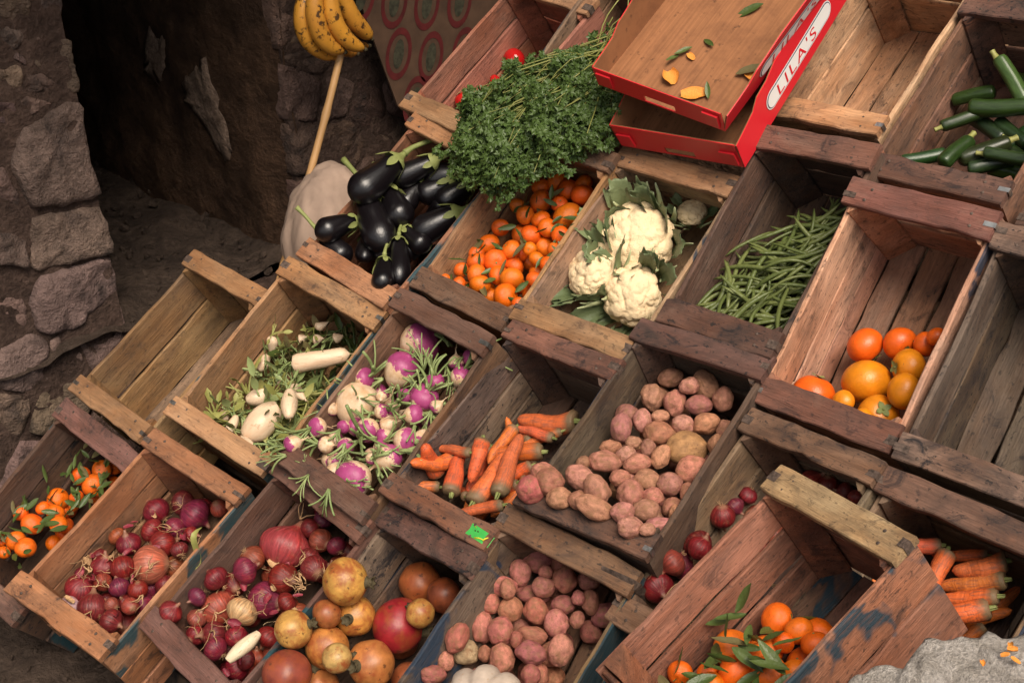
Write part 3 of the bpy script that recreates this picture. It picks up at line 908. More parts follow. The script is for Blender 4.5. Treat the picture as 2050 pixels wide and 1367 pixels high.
# heap positions in each crate's own frame (m): x, y, z, radius[, elongation, axis]
HEAPS = {
 'tang': ('R3b', 34, [
  (-0.071,0.165,-0.129,0.022),(-0.029,0.155,-0.128,0.022),(0.024,0.154,-0.123,0.024),(-0.003,0.184,-0.134,0.019),
  (-0.095,0.136,-0.119,0.019),(-0.065,0.101,-0.116,0.024),(-0.013,0.112,-0.116,0.017),(0.028,0.093,-0.116,0.03),
  (-0.104,0.067,-0.102,0.017),(-0.068,0.054,-0.102,0.02),(-0.024,0.059,-0.105,0.02),(0.012,0.046,-0.099,0.02),
  (-0.014,0.014,-0.094,0.021),(0.057,0.041,-0.097,0.018),(-0.099,0.001,-0.089,0.018),(-0.104,-0.045,-0.093,0.023),
  (-0.027,-0.038,-0.082,0.02),(-0.104,-0.081,-0.079,0.017),(0.02,-0.02,-0.08,0.014),(0.077,0.001,-0.086,0.016),
  (0.055,-0.035,-0.078,0.016),(0.09,-0.035,-0.078,0.016),(-0.043,-0.077,-0.077,0.024),(-0.077,-0.099,-0.064,0.02),
  (-0.095,-0.133,-0.057,0.016),(-0.049,-0.127,-0.059,0.022),(-0.007,-0.104,-0.074,0.021),(0.035,-0.1,-0.068,0.023),
  (0.092,-0.08,-0.072,0.019),(-0.015,-0.146,-0.049,0.021),(-0.069,-0.167,-0.05,0.016),(-0.108,-0.169,-0.044,0.01),
  (0.054,-0.143,-0.063,0.026),(0.107,-0.148,-0.052,0.014),(0.02,-0.015,-0.154,0.021),(-0.014,-0.064,-0.107,0.02),
  (-0.007,-0.092,-0.146,0.019),(-0.067,0.107,-0.2,0.018),(0.047,0.085,-0.168,0.019),(0.07,-0.102,-0.112,0.019),
  (0.06,-0.08,-0.14,0.019),(-0.014,-0.15,-0.095,0.02),(-0.045,-0.026,-0.13,0.019),(-0.039,0.029,-0.131,0.022),
  (-0.083,-0.135,-0.15,0.022),(0.009,0.012,-0.127,0.021),(-0.08,0.017,-0.14,0.023),(-0.089,-0.164,-0.099,0.02),
  (0.05,-0.129,-0.137,0.019),(-0.057,0.13,-0.149,0.022),(-0.071,0.069,-0.146,0.019),(-0.085,0.036,-0.193,0.022),
  (0.048,0.062,-0.199,0.021),(-0.064,-0.067,-0.118,0.019),(0.046,-0.045,-0.156,0.02),(-0.045,-0.019,-0.175,0.02),
  (0.076,-0.041,-0.183,0.021),(0.001,-0.136,-0.126,0.019),(-0.032,0.041,-0.189,0.021),(0.016,0.048,-0.163,0.019),
  (0.055,-0.079,-0.181,0.023),(0.06,-0.055,-0.109,0.022),(0.114,0.024,-0.175,0.021),(-0.049,-0.105,-0.175,0.018),]),
 'pot': ('R2e', 47, [
  (-0.084,0.182,-0.105,0.022,1.348,0.705,0.671,-0.23),(-0.086,0.121,-0.091,0.024,1.071,0.243,-0.733,-0.636),
  (-0.035,0.122,-0.092,0.024,1.269,0.243,-0.733,-0.636),(-0.012,0.155,-0.066,0.018,1.2,0.759,0.552,-0.345),
  (-0.003,0.183,-0.1,0.028,1.267,0.674,-0.207,-0.709),(0.012,0.136,-0.091,0.023,1.28,0.759,0.552,-0.345),
  (0.043,0.169,-0.101,0.022,1.25,0.243,-0.733,-0.636),(-0.061,0.055,-0.072,0.021,1.217,0.243,-0.733,-0.636),
  (-0.084,0.02,-0.062,0.024,1.269,0.243,-0.733,-0.636),(-0.033,0.077,-0.072,0.015,1.375,0.759,0.552,-0.345),
  (0.014,0.078,-0.077,0.021),(0.05,0.101,-0.087,0.024,1.179,0.67,0.723,-0.169),
  (0.097,0.093,-0.078,0.018,1.3,0.243,-0.733,-0.636),(-0.016,0.042,-0.073,0.026,1.133,0.759,0.552,-0.345),
  (-0.037,-0.003,-0.053,0.014,1.25,0.759,0.552,-0.345),(-0.003,-0.006,-0.052,0.016,1.222,0.243,-0.733,-0.636),
  (-0.072,-0.029,-0.051,0.016,1.625,0.759,0.552,-0.345),(0.047,0.034,-0.08,0.035,1.2,0.705,0.671,-0.23),
  (-0.06,-0.066,-0.042,0.025,1.321,0.759,0.552,-0.345),(-0.032,-0.034,-0.049,0.018,1.091,0.759,0.552,-0.345),
  (0.003,-0.047,-0.041,0.021,1.455,0.67,0.723,-0.169),(0.031,-0.015,-0.05,0.02,1.364,-0.031,-0.877,-0.479),
  (0.094,-0.012,-0.061,0.027,1.188,0.759,0.552,-0.345),(0.038,-0.069,-0.044,0.022,1.192,0.759,0.552,-0.345),
  (-0.004,-0.09,-0.031,0.018,1.182,0.759,0.552,-0.345),(0.08,-0.061,-0.047,0.022,1.071,0.759,0.552,-0.345),
  (-0.073,-0.12,-0.031,0.026,1.2,0.797,0.268,-0.542),(0.032,-0.114,-0.033,0.026,1.125,0.243,-0.733,-0.636),
  (0.07,-0.097,-0.039,0.017,1.2,0.79,0.416,-0.45),(0.119,-0.06,-0.057,0.019,1.083,0.243,-0.733,-0.636),
  (-0.026,-0.126,-0.036,0.018,1.4,0.797,0.268,-0.542),(0.003,-0.153,-0.047,0.026,1.3,0.488,-0.5,-0.715),
  (0.079,-0.132,-0.028,0.022,1.222,0.759,0.552,-0.345),(0.102,-0.095,-0.059,0.019,1.083,0.536,0.844,0.019),
  (0.123,-0.113,-0.045,0.015,1.5,0.243,-0.733,-0.636),(0.069,-0.17,-0.021,0.019,1.167,0.63,0.769,-0.107),
  (0.117,-0.15,-0.03,0.021,1.682,0.735,0.613,-0.288),(0.021,-0.184,-0.011,0.027,1.643,0.791,0.19,-0.582),
  (-0.02,-0.179,-0.002,0.018,1.136,0.759,0.552,-0.345),(-0.054,-0.19,-0.014,0.021,1.2,0.759,0.552,-0.345),
  (-0.088,-0.169,-0.031,0.025,1.097,0.759,0.552,-0.345),(-0.118,-0.154,-0.008,0.02,1.174,0.759,0.552,-0.345),
  (-0.115,-0.197,0.008,0.026),(0.097,-0.191,-0.035,0.02,1.077,0.759,0.552,-0.345),
  (0.125,-0.181,-0.026,0.013,1.25,0.759,0.552,-0.345),(-0.089,-0.087,-0.032,0.013),
  (0.103,0.055,-0.069,0.018,1.3,0.243,-0.733,-0.636),(-0.1,0.135,-0.193,0.025),(-0.062,0.059,-0.12,0.022),
  (0.026,-0.08,-0.101,0.024),(0.099,-0.1,-0.15,0.022),(0.073,-0.123,-0.07,0.023),(0.015,-0.017,-0.139,0.024),
  (-0.103,0.155,-0.139,0.023),(-0.025,0.093,-0.152,0.022),(-0.048,0.013,-0.11,0.024),(0.078,0.03,-0.135,0.021),
  (-0.028,-0.028,-0.135,0.022),(0.112,0.044,-0.153,0.021),(-0.074,0.011,-0.161,0.021),(-0.005,-0.05,-0.162,0.021),
  (0.064,-0.147,-0.116,0.022),(0.041,0.072,-0.188,0.021),(-0.01,-0.078,-0.071,0.025),(0.112,0.081,-0.128,0.023),
  (0.067,-0.076,-0.087,0.021),(-0.104,0.061,-0.082,0.025),(-0.057,-0.06,-0.143,0.024),(-0.018,-0.014,-0.087,0.024),
  (-0.048,0.131,-0.158,0.025),(-0.039,-0.149,-0.117,0.021),(-0.007,0.053,-0.177,0.023),(-0.079,0.09,-0.196,0.026),
  (-0.092,-0.04,-0.096,0.021),(0.007,-0.105,-0.141,0.026),(0.112,-0.077,-0.097,0.026),(-0.092,0.003,-0.104,0.023),]),
 'potb': ('R1e', 31, [
  (-0.111,0.179,-0.129,0.027,1.2,0.75,0.526,-0.402),(-0.065,0.187,-0.139,0.024),
  (-0.115,0.138,-0.105,0.023,1.28,0.301,-0.812,-0.5),(-0.115,0.1,-0.079,0.023,1.478,0.791,0.377,-0.482),
  (-0.089,0.095,-0.053,0.017,1.263,0.301,-0.812,-0.5),(-0.119,0.061,-0.08,0.019,1.182,0.301,-0.812,-0.5),
  (-0.082,0.118,-0.128,0.023,1.727,0.791,0.377,-0.482),(-0.055,0.135,-0.1,0.02,1.083,0.75,0.526,-0.402),
  (-0.032,0.167,-0.112,0.024,1.069,0.301,-0.812,-0.5),(0.001,0.189,-0.132,0.02,1.167,0.75,0.526,-0.402),
  (-0.015,0.128,-0.124,0.02,1.125,0.75,0.526,-0.402),(0.015,0.148,-0.105,0.013,1.125,0.301,-0.812,-0.5),
  (0.023,0.157,-0.134,0.019,1.273,0.301,-0.812,-0.5),(-0.08,0.07,-0.082,0.023,1.036,0.301,-0.812,-0.5),
  (-0.049,0.091,-0.111,0.024),(-0.113,0.017,-0.087,0.025,1.462,0.301,-0.812,-0.5),
  (-0.069,0.026,-0.075,0.024,1.103,0.301,-0.812,-0.5),(0.001,0.091,-0.11,0.024,1.138,0.54,-0.583,-0.607),
  (-0.028,0.051,-0.107,0.023,1.458,0.791,0.377,-0.482),(-0.114,-0.025,-0.035,0.024,1.385,0.027,-0.943,-0.333),
  (0.033,0.114,-0.11,0.015,1.111,0.301,-0.812,-0.5),(0.001,0.022,-0.086,0.025,1.207,0.808,0.216,-0.548),
  (-0.112,-0.037,-0.084,0.024,1.067,0.75,0.526,-0.402),(-0.041,-0.015,-0.081,0.026,1.2,0.301,-0.812,-0.5),
  (-0.122,-0.069,-0.054,0.016,1.222,0.301,-0.812,-0.5),(-0.119,-0.101,-0.038,0.019,1.182,0.75,0.526,-0.402),
  (0.027,-0.012,-0.08,0.019,1.083,0.301,-0.812,-0.5),(0.037,0.052,-0.106,0.025,1.286,0.027,-0.943,-0.333),
  (-0.075,0.163,-0.113,0.014),(-0.033,0.029,-0.075,0.013,1.125,0.301,-0.812,-0.5),
  (-0.079,-0.021,-0.085,0.014,1.25,0.301,-0.812,-0.5),(-0.009,0.074,-0.173,0.023),(0.024,0.118,-0.193,0.023),
  (-0.105,-0.065,-0.149,0.024),(-0.008,-0.033,-0.18,0.021),(-0.087,0.162,-0.185,0.026),(-0.041,-0.005,-0.195,0.026),
  (-0.066,-0.025,-0.131,0.023),(0.008,-0.003,-0.129,0.025),(0.011,0.009,-0.176,0.025),(0.045,0.153,-0.17,0.025),
  (-0.091,0.009,-0.148,0.022),(-0.06,0.121,-0.186,0.024),(-0.04,0.047,-0.149,0.022),(-0.008,-0.044,-0.14,0.022),
  (-0.081,-0.039,-0.183,0.027),(0.005,0.044,-0.141,0.025),(-0.072,-0.098,-0.146,0.025),(-0.082,0.057,-0.143,0.021),
  (-0.102,0.003,-0.189,0.022),(-0.07,0.033,-0.181,0.025),(-0.054,0.077,-0.178,0.023),(-0.101,0.069,-0.19,0.025),]),
 'onion': ('R1b', 24, [
  (-0.111,0.105,-0.148,0.027),(-0.084,0.156,-0.168,0.026),(-0.028,0.146,-0.155,0.033),(-0.036,0.096,-0.143,0.02),
  (-0.078,0.063,-0.142,0.024),(-0.031,0.052,-0.142,0.026),(-0.08,0.007,-0.116,0.024),(-0.009,-0.002,-0.13,0.037),
  (-0.036,-0.043,-0.101,0.024),(-0.081,-0.062,-0.108,0.026),(-0.084,-0.127,-0.102,0.03),(-0.048,-0.091,-0.098,0.017),
  (-0.01,-0.08,-0.103,0.02),(-0.018,-0.146,-0.093,0.029),(-0.058,-0.173,-0.084,0.021),(0.017,-0.119,-0.088,0.014),
  (0.043,-0.146,-0.091,0.023),(0.052,-0.099,-0.094,0.016),(0.023,0.06,-0.131,0.017),(0.03,-0.061,-0.105,0.019),
  (0.013,0.102,-0.139,0.016),(-0.12,0.007,-0.119,0.018),(0.007,0.189,-0.161,0.018),(-0.118,-0.05,-0.12,0.016),
  (0.058,-0.111,-0.193,0.019),(-0.029,-0.021,-0.192,0.019),(-0.023,-0.065,-0.173,0.019),(0.02,-0.097,-0.118,0.018),
  (-0.05,0.178,-0.191,0.019),(0.007,-0.125,-0.182,0.021),(0.029,0.007,-0.202,0.02),(-0.057,-0.071,-0.155,0.021),
  (0.037,-0.014,-0.162,0.021),(0.042,-0.073,-0.14,0.022),(-0.023,-0.135,-0.136,0.018),(-0.057,-0.144,-0.138,0.019),
  (-0.037,0.103,-0.184,0.018),(-0.047,-0.113,-0.151,0.018),(-0.001,-0.037,-0.176,0.018),(0.01,0.031,-0.175,0.022),
  (-0.038,-0.117,-0.184,0.018),(0.005,-0.087,-0.181,0.018),(-0.091,-0.054,-0.164,0.017),(-0.017,-0.097,-0.156,0.018),
  (-0.008,-0.152,-0.161,0.017),(-0.063,-0.006,-0.188,0.019),]),
 'onionb': ('R1c', 23, [
  (-0.089,0.076,-0.12,0.049),(-0.113,0.016,-0.09,0.025),(-0.084,-0.01,-0.064,0.025),(-0.115,-0.059,-0.046,0.023),
  (-0.115,-0.049,-0.099,0.023),(-0.103,-0.104,-0.098,0.035),(-0.04,-0.076,-0.089,0.029),(-0.046,-0.03,-0.129,0.034),
  (0.022,-0.004,-0.107,0.019),(0.013,0.081,-0.114,0.024),(-0.025,0.094,-0.127,0.02),(-0.043,0.133,-0.138,0.022),
  (-0.081,0.138,-0.13,0.018),(-0.082,0.17,-0.145,0.018),(-0.001,0.145,-0.14,0.018),(-0.103,-0.144,-0.067,0.018),
  (-0.083,-0.17,-0.075,0.018),(-0.052,-0.145,-0.082,0.024),(-0.013,-0.161,-0.07,0.022),(-0.004,-0.118,-0.084,0.02),
  (-0.117,-0.163,-0.011,0.021),(-0.033,0.027,-0.113,0.028),(-0.12,-0.111,-0.044,0.018),(0.001,0.089,-0.167,0.021),
  (0.013,-0.081,-0.143,0.022),(-0.115,0.138,-0.165,0.019),(-0.041,-0.017,-0.192,0.023),(-0.034,0.09,-0.188,0.02),
  (0.012,-0.165,-0.128,0.023),(0.021,0.082,-0.2,0.019),(0.004,-0.17,-0.17,0.022),(-0.069,-0.077,-0.148,0.022),
  (0.002,0.153,-0.173,0.018),(0.016,-0.1,-0.178,0.019),(0.037,0.034,-0.183,0.022),(-0.11,0.184,-0.164,0.02),
  (0.075,-0.035,-0.185,0.02),(0.04,-0.005,-0.141,0.02),(-0.006,0.118,-0.196,0.021),(-0.034,-0.185,-0.17,0.02),
  (-0.035,-0.148,-0.122,0.021),(-0.005,-0.131,-0.176,0.019),(-0.102,0.013,-0.159,0.02),(-0.112,-0.142,-0.17,0.018),
  (-0.07,-0.128,-0.171,0.02),(-0.099,-0.014,-0.191,0.023),(0.035,-0.14,-0.107,0.018),]),
 'onionc': ('R2f', 12, [
  (-0.114,-0.028,-0.06,0.024),(-0.086,-0.037,-0.034,0.019),(-0.116,-0.071,-0.063,0.022),(-0.118,0.043,-0.078,0.02),
  (-0.122,0.074,-0.097,0.016),(-0.123,0.108,-0.111,0.015),(-0.047,0.189,-0.143,0.022),(-0.011,0.193,-0.134,0.017),
  (0.054,0.194,-0.134,0.017),(0.023,0.195,-0.136,0.016),(-0.114,-0.131,-0.04,0.024),(-0.109,-0.084,-0.025,0.022),
  (-0.086,0.011,-0.149,0.02),(-0.114,0.089,-0.162,0.024),(-0.105,0.052,-0.196,0.02),(-0.107,-0.022,-0.165,0.022),
  (0.019,0.16,-0.179,0.021),(-0.088,0.088,-0.196,0.02),]),
 'pom': ('R1d', 13, [
  (-0.093,0.05,0.019,0.045,1,0.784,0.493,-0.376),(-0.099,0.011,-0.056,0.039,1,0.577,-0.346,0.74),
  (-0.118,-0.076,0.032,0.037,1,0.678,0.719,-0.15),(-0.095,-0.066,-0.041,0.043,1,0.06,-0.995,-0.085),
  (-0.042,0.044,-0.11,0.053,1,0.768,0.377,-0.517),(-0.096,0.136,-0.139,0.042,1,-0.186,-0.1,-0.977),
  (-0.017,0.14,-0.137,0.034,1,-0.096,0.58,-0.809),(0.02,0.083,-0.081,0.028),(-0.085,-0.146,0.008,0.047),
  (-0.094,-0.138,-0.08,0.044),(-0.013,-0.043,-0.083,0.045),(-0.029,-0.071,-0.02,0.029),(-0.101,-0.017,0.002,0.028),
  (-0.036,-0.088,-0.166,0.03),(-0.007,0.113,-0.192,0.03),(-0.017,-0.025,-0.188,0.034),(-0.095,0.026,-0.188,0.034),]),
 'tangl': ('R1a', 14, [
  (-0.087,0.1,-0.137,0.021),(-0.055,0.14,-0.145,0.021),(-0.032,0.103,-0.133,0.026),(-0.089,0.026,-0.127,0.024),
  (-0.057,0.001,-0.115,0.02),(-0.023,-0.013,-0.109,0.019),(-0.084,-0.051,-0.107,0.024),(-0.121,-0.047,-0.093,0.017),
  (-0.085,-0.102,-0.101,0.021),(-0.043,-0.098,-0.094,0.022),(-0.093,-0.009,-0.109,0.015),(-0.112,-0.122,-0.087,0.015),
  (-0.075,-0.136,-0.083,0.014),(-0.045,0.058,-0.123,0.015),(-0.061,-0.014,-0.178,0.018),(-0.067,-0.064,-0.187,0.017),
  (-0.089,0.033,-0.173,0.019),(-0.109,0.017,-0.201,0.019),(-0.026,-0.053,-0.181,0.019),(-0.076,-0.035,-0.202,0.018),
  (-0.063,0.081,-0.198,0.018),(-0.076,0.006,-0.157,0.016),(-0.063,0.113,-0.167,0.016),(-0.037,0.094,-0.177,0.018),
  (-0.043,0.127,-0.197,0.019),(-0.059,0.161,-0.178,0.016),]),
 'tangf': ('F', 12, [
  (-0.077,0.046,-0.155,0.024),(-0.025,0.05,-0.153,0.021),(0.019,0.047,-0.153,0.021),(-0.092,-0.039,-0.146,0.029),
  (-0.045,-0.009,-0.152,0.025),(-0.047,-0.066,-0.138,0.026),(-0.003,-0.035,-0.145,0.026),(-0.119,-0.126,-0.124,0.019),
  (-0.084,-0.097,-0.133,0.016),(0.034,-0.011,-0.141,0.018),(-0.052,-0.112,-0.123,0.021),(-0.018,0.017,-0.139,0.015),
  (-0.104,-0.179,-0.186,0.026),(-0.103,-0.041,-0.197,0.025),(-0.023,0.073,-0.193,0.026),(0.076,-0.034,-0.17,0.022),
  (-0.005,0.019,-0.191,0.025),(-0.053,-0.048,-0.187,0.026),]),
 'pers': ('R3e', 11, [
  (-0.061,-0.029,-0.157,0.035),(-0.001,-0.005,-0.16,0.031),(0.049,0.006,-0.151,0.023),
  (-0.023,-0.095,-0.148,0.045,1,0.424,-0.888,-0.179),(0.043,-0.046,-0.141,0.033,1,-0.497,-0.453,0.74),
  (0.069,-0.097,-0.11,0.033),(0.033,-0.148,-0.133,0.037,1,0.52,0.264,0.812),(-0.097,-0.154,-0.125,0.04),
  (-0.027,-0.151,-0.107,0.021),(0.035,-0.174,-0.084,0.021),(0.075,0.018,-0.124,0.018),]),
 'tom': ('R4a', 4, [
  (-0.107,0.082,-0.157,0.031),(-0.114,-0.089,-0.122,0.024),(-0.103,-0.058,-0.142,0.016),(-0.106,0.007,-0.151,0.015),
  (-0.089,0.025,-0.187,0.022),(-0.109,-0.046,-0.19,0.024),(-0.057,-0.075,-0.192,0.027),]),
 'turn': ('R2c', 29, [
  (-0.087,0.154,-0.097,0.038,1,0.557,0.827,0.078),(-0.069,0.081,-0.08,0.031,1,0.255,0.831,0.495),
  (-0.097,-0.029,-0.068,0.041,1,-0.858,-0.308,-0.412),(-0.119,0.024,-0.056,0.019,1,0.775,0.578,0.256),
  (0.029,0.056,-0.072,0.025,1,0.334,0.545,0.769),(0.042,0.153,-0.073,0.014,1,0.513,-0.819,-0.257),
  (0.061,0.176,-0.076,0.014),(0.033,0.095,-0.066,0.016,1,0.008,0.567,0.823),
  (0.074,0.132,-0.074,0.019,1,0.255,0.831,0.495),(-0.12,-0.117,-0.031,0.018,1,-0.09,-0.531,0.843),
  (-0.122,-0.175,-0.001,0.016,1,-0.266,-0.816,0.513),(-0.075,-0.136,-0.034,0.015),(-0.033,-0.116,-0.036,0.015),
  (-0.069,-0.086,-0.037,0.012),(-0.024,-0.064,-0.051,0.022,1,0.474,-0.691,0.547),(0.024,-0.057,-0.047,0.015),
  (0.069,-0.04,-0.053,0.022,1,0.887,0.457,-0.058),(0.045,0.013,-0.058,0.018),(-0.125,-0.066,-0.04,0.013),
  (-0.021,-0.017,-0.048,0.014),(-0.001,0.036,-0.055,0.013),(0.081,0.051,-0.056,0.012),(-0.045,0.009,-0.049,0.01),
  (0.042,-0.107,-0.035,0.012),(0.068,-0.089,-0.043,0.022,1,0.557,0.827,0.078),
  (-0.015,-0.171,-0.039,0.018,1,-0.302,-0.953,0.01),(0.032,-0.162,-0.039,0.032,1,0.355,-0.39,0.849),
  (-0.062,-0.203,-0.016,0.008,1,-0.315,0.776,0.547),(0.037,-0.078,-0.04,0.012),(0.024,0.165,-0.128,0.014),
  (-0.109,-0.116,-0.089,0.015),(-0.061,-0.071,-0.059,0.017),(0.043,-0.07,-0.097,0.016),(-0.063,0.008,-0.118,0.015),
  (0.072,-0.04,-0.114,0.017),(-0.041,-0.153,-0.051,0.017),(-0.104,0.018,-0.109,0.018),(-0.002,-0.028,-0.069,0.017),
  (-0.044,-0.017,-0.132,0.017),(-0.069,-0.156,-0.067,0.017),(-0.069,-0.033,-0.12,0.015),(-0.05,-0.011,-0.099,0.015),
  (-0.073,-0.144,-0.105,0.017),(-0.072,-0.003,-0.146,0.017),(0.097,0.119,-0.147,0.015),(0.015,-0.101,-0.068,0.016),
  (0.001,0.031,-0.133,0.015),(0.091,-0.015,-0.07,0.017),(-0.032,-0.171,-0.109,0.016),(0.024,0.021,-0.118,0.014),
  (0.05,0.029,-0.104,0.018),]),
 'caul': ('R3c', 4, [
  (-0.06,0.071,-0.102,0.078),(-0.092,-0.042,-0.08,0.046),(0.003,-0.046,-0.111,0.057),(0.004,0.182,-0.127,0.027),
  (-0.08,-0.073,-0.173,0.049),]),
 'pump': ('R1e', 1, [
  (0.024,-0.119,-0.016,0.09),]),
}
# long vegetables in each crate's own frame (m): crown end x y z, tip end x y z, radius
LONGS = {
 'carrot': ('R2d', [
  (-0.040,-0.146,-0.056,-0.092,-0.063,-0.071,0.017),
  (0.024,-0.144,-0.046,-0.008,-0.026,-0.071,0.018),
  (0.064,-0.108,-0.041,0.001,0.018,-0.066,0.017),
  (-0.067,-0.017,-0.061,-0.035,-0.098,-0.071,0.015),
  (-0.108,-0.079,-0.071,-0.121,-0.139,-0.001,0.015),
  (-0.057,-0.058,-0.046,-0.111,-0.070,-0.051,0.010),
  (-0.055,0.049,-0.106,-0.044,-0.041,-0.091,0.012),
  (0.030,0.128,-0.141,-0.087,0.087,-0.141,0.021),
  (0.026,0.068,-0.121,-0.060,0.054,-0.116,0.011),
  (0.034,0.029,-0.111,-0.011,0.001,-0.106,0.016),
  (0.050,-0.012,-0.091,0.031,-0.046,-0.091,0.013),
  (-0.122,-0.119,-0.077,-0.119,-0.113,-0.041,0.017),
  (-0.105,-0.136,-0.091,-0.127,-0.151,-0.081,0.011),
  (0.090,-0.122,-0.041,0.046,-0.157,-0.041,0.011),
  (0.025,0.092,-0.131,0.010,0.076,-0.131,0.009),
  (0.053,-0.060,-0.081,0.035,-0.078,-0.091,0.011),
  (-0.037,-0.129,-0.091,-0.095,-0.107,-0.131,0.010),
  (-0.089,-0.009,-0.121,-0.081,-0.042,-0.121,0.012),
  (-0.040,-0.032,-0.121,-0.032,-0.070,-0.111,0.012),
  (0.052,-0.038,-0.101,0.051,-0.087,-0.091,0.012),
  (-0.039,-0.073,-0.111,-0.025,-0.116,-0.101,0.014),
  (-0.022,0.045,-0.131,-0.053,0.052,-0.141,0.011),
 ]),
 'carrotb': ('R2g', [
  (-0.035,0.162,-0.091,-0.033,0.121,-0.091,0.014),
  (0.054,0.187,-0.091,-0.008,0.140,-0.091,0.016),
  (0.066,0.158,-0.091,0.012,0.126,-0.101,0.015),
  (0.069,0.129,-0.091,0.018,0.103,-0.101,0.013),
  (0.067,0.106,-0.091,0.033,0.078,-0.091,0.016),
  (-0.052,0.169,-0.101,-0.077,0.151,-0.091,0.012),
  (0.015,0.192,-0.121,-0.041,0.164,-0.121,0.010),
 ]),
 'aub': ('R3a', [
  (-0.104,-0.043,0.023,-0.105,0.068,-0.003,0.033),
  (-0.112,0.062,-0.051,-0.062,0.134,-0.051,0.025),
  (0.010,-0.096,-0.041,-0.103,-0.026,-0.031,0.034),
  (-0.010,-0.017,-0.056,-0.087,0.021,-0.051,0.030),
  (-0.114,-0.161,0.023,-0.107,-0.095,-0.021,0.025),
  (0.023,-0.022,-0.081,0.069,0.056,-0.081,0.029),
  (0.116,-0.151,-0.031,0.043,-0.079,-0.041,0.021),
  (0.113,-0.188,-0.001,0.068,-0.141,-0.011,0.021),
  (-0.022,-0.140,-0.046,-0.101,-0.085,-0.101,0.020),
  (0.020,-0.117,-0.051,-0.073,-0.064,-0.111,0.018),
  (-0.064,-0.165,-0.051,-0.110,-0.156,-0.031,0.025),
  (-0.073,0.119,-0.101,-0.017,0.166,-0.101,0.029),
  (-0.058,0.073,-0.101,-0.029,0.119,-0.101,0.026),
  (-0.005,0.082,-0.111,0.014,0.124,-0.111,0.026),
  (0.071,-0.037,-0.081,0.014,-0.030,-0.071,0.022),
  (0.024,-0.073,-0.091,0.030,-0.043,-0.101,0.021),
  (-0.072,0.026,-0.091,-0.077,0.081,-0.091,0.023),
 ]),
 'zuc': ('R4e', [
  (-0.072,0.031,-0.091,0.042,0.063,-0.111,0.015),
  (0.021,0.075,-0.111,-0.054,0.128,-0.061,0.013),
  (-0.049,0.038,-0.111,-0.080,-0.004,-0.101,0.011),
  (-0.054,-0.090,-0.091,-0.103,-0.128,-0.071,0.011),
  (-0.029,-0.138,-0.061,-0.024,-0.082,-0.071,0.013),
  (-0.020,-0.105,-0.081,0.039,-0.027,-0.101,0.014),
  (0.127,-0.066,-0.081,0.024,-0.086,-0.071,0.011),
  (-0.001,-0.112,-0.091,0.056,-0.075,-0.101,0.012),
  (-0.080,0.037,-0.141,0.003,0.006,-0.141,0.013),
  (-0.027,0.036,-0.141,0.043,0.012,-0.141,0.013),
  (0.042,-0.031,-0.121,0.098,-0.059,-0.121,0.013),
  (0.022,-0.077,-0.121,0.084,-0.087,-0.121,0.013),
  (-0.054,0.096,-0.131,-0.099,0.080,-0.131,0.012),
  (-0.053,0.150,-0.151,-0.006,0.151,-0.151,0.014),
  (0.007,-0.007,-0.151,0.036,0.037,-0.151,0.014),
 ]),
 'radish': ('R2b', [
  (-0.022,0.032,-0.091,0.076,0.123,-0.101,0.021),
  (0.027,-0.079,-0.091,-0.002,-0.151,-0.081,0.033),
  (-0.027,-0.048,-0.101,-0.058,-0.084,-0.101,0.020),
  (0.030,-0.028,-0.071,0.080,-0.074,-0.061,0.018),
  (-0.125,0.069,-0.105,-0.122,0.033,-0.141,0.012),
  (-0.121,0.026,-0.141,-0.125,0.002,-0.141,0.014),
  (-0.057,-0.138,-0.091,-0.032,-0.173,-0.081,0.011),
  (0.011,-0.174,-0.066,0.065,-0.175,-0.056,0.011),
  (-0.092,-0.136,-0.111,-0.099,-0.168,-0.101,0.013),
  (-0.008,-0.003,-0.121,0.055,-0.015,-0.111,0.013),
  (-0.072,0.122,-0.171,-0.053,0.138,-0.171,0.012),
  (-0.105,0.104,-0.171,-0.089,0.123,-0.171,0.011),
  (-0.031,0.150,-0.171,-0.018,0.166,-0.171,0.012),
  (-0.084,0.149,-0.161,-0.066,0.179,-0.161,0.010),
  (-0.058,-0.006,-0.131,-0.021,0.006,-0.131,0.013),
  (-0.061,0.077,-0.151,-0.028,0.051,-0.151,0.012),
 ]),
 'radishlone': ('R1c', [
  (0.090,-0.082,-0.016,0.094,-0.151,-0.006,0.014),
 ]),
}
# ------------------------------------------------------------------ unit meshes of the produce
def sphere_like(seg, rings, fn):
    prof = []
    for i in range(rings + 1):
        a = math.pi * i / rings
        prof.append((math.sin(a) if 0 < i < rings else 0.0, -math.cos(a)))
    return revolve(prof, seg, fn)

def tangerine_me(seed):
    def d(v):
        r = math.hypot(v.x, v.y)
        w = Vector((v.x, v.y, v.z * 0.86))
        w.z -= 0.13 * math.exp(-(r / 0.26) ** 2) * (1 if v.z > 0 else 0)
        w.z += 0.06 * math.exp(-(r / 0.22) ** 2) * (1 if v.z < 0 else 0)
        return w * (1 + 0.035 * vnoise(v, 1.3, seed) + 0.012 * math.sin(9 * math.atan2(v.y, v.x)) * math.exp(-((r - 0.3) / 0.25) ** 2))
    return mesh('tangerine', *sphere_like(28, 18, d))
TANG = [tangerine_me(s) for s in (1.3, 4.7, 9.1)]
BUTTON = mesh('stem_button', *revolve([(0.10, 0.70), (0.13, 0.735), (0.07, 0.76), (0.05, 0.80), (0, 0.80)], 7))

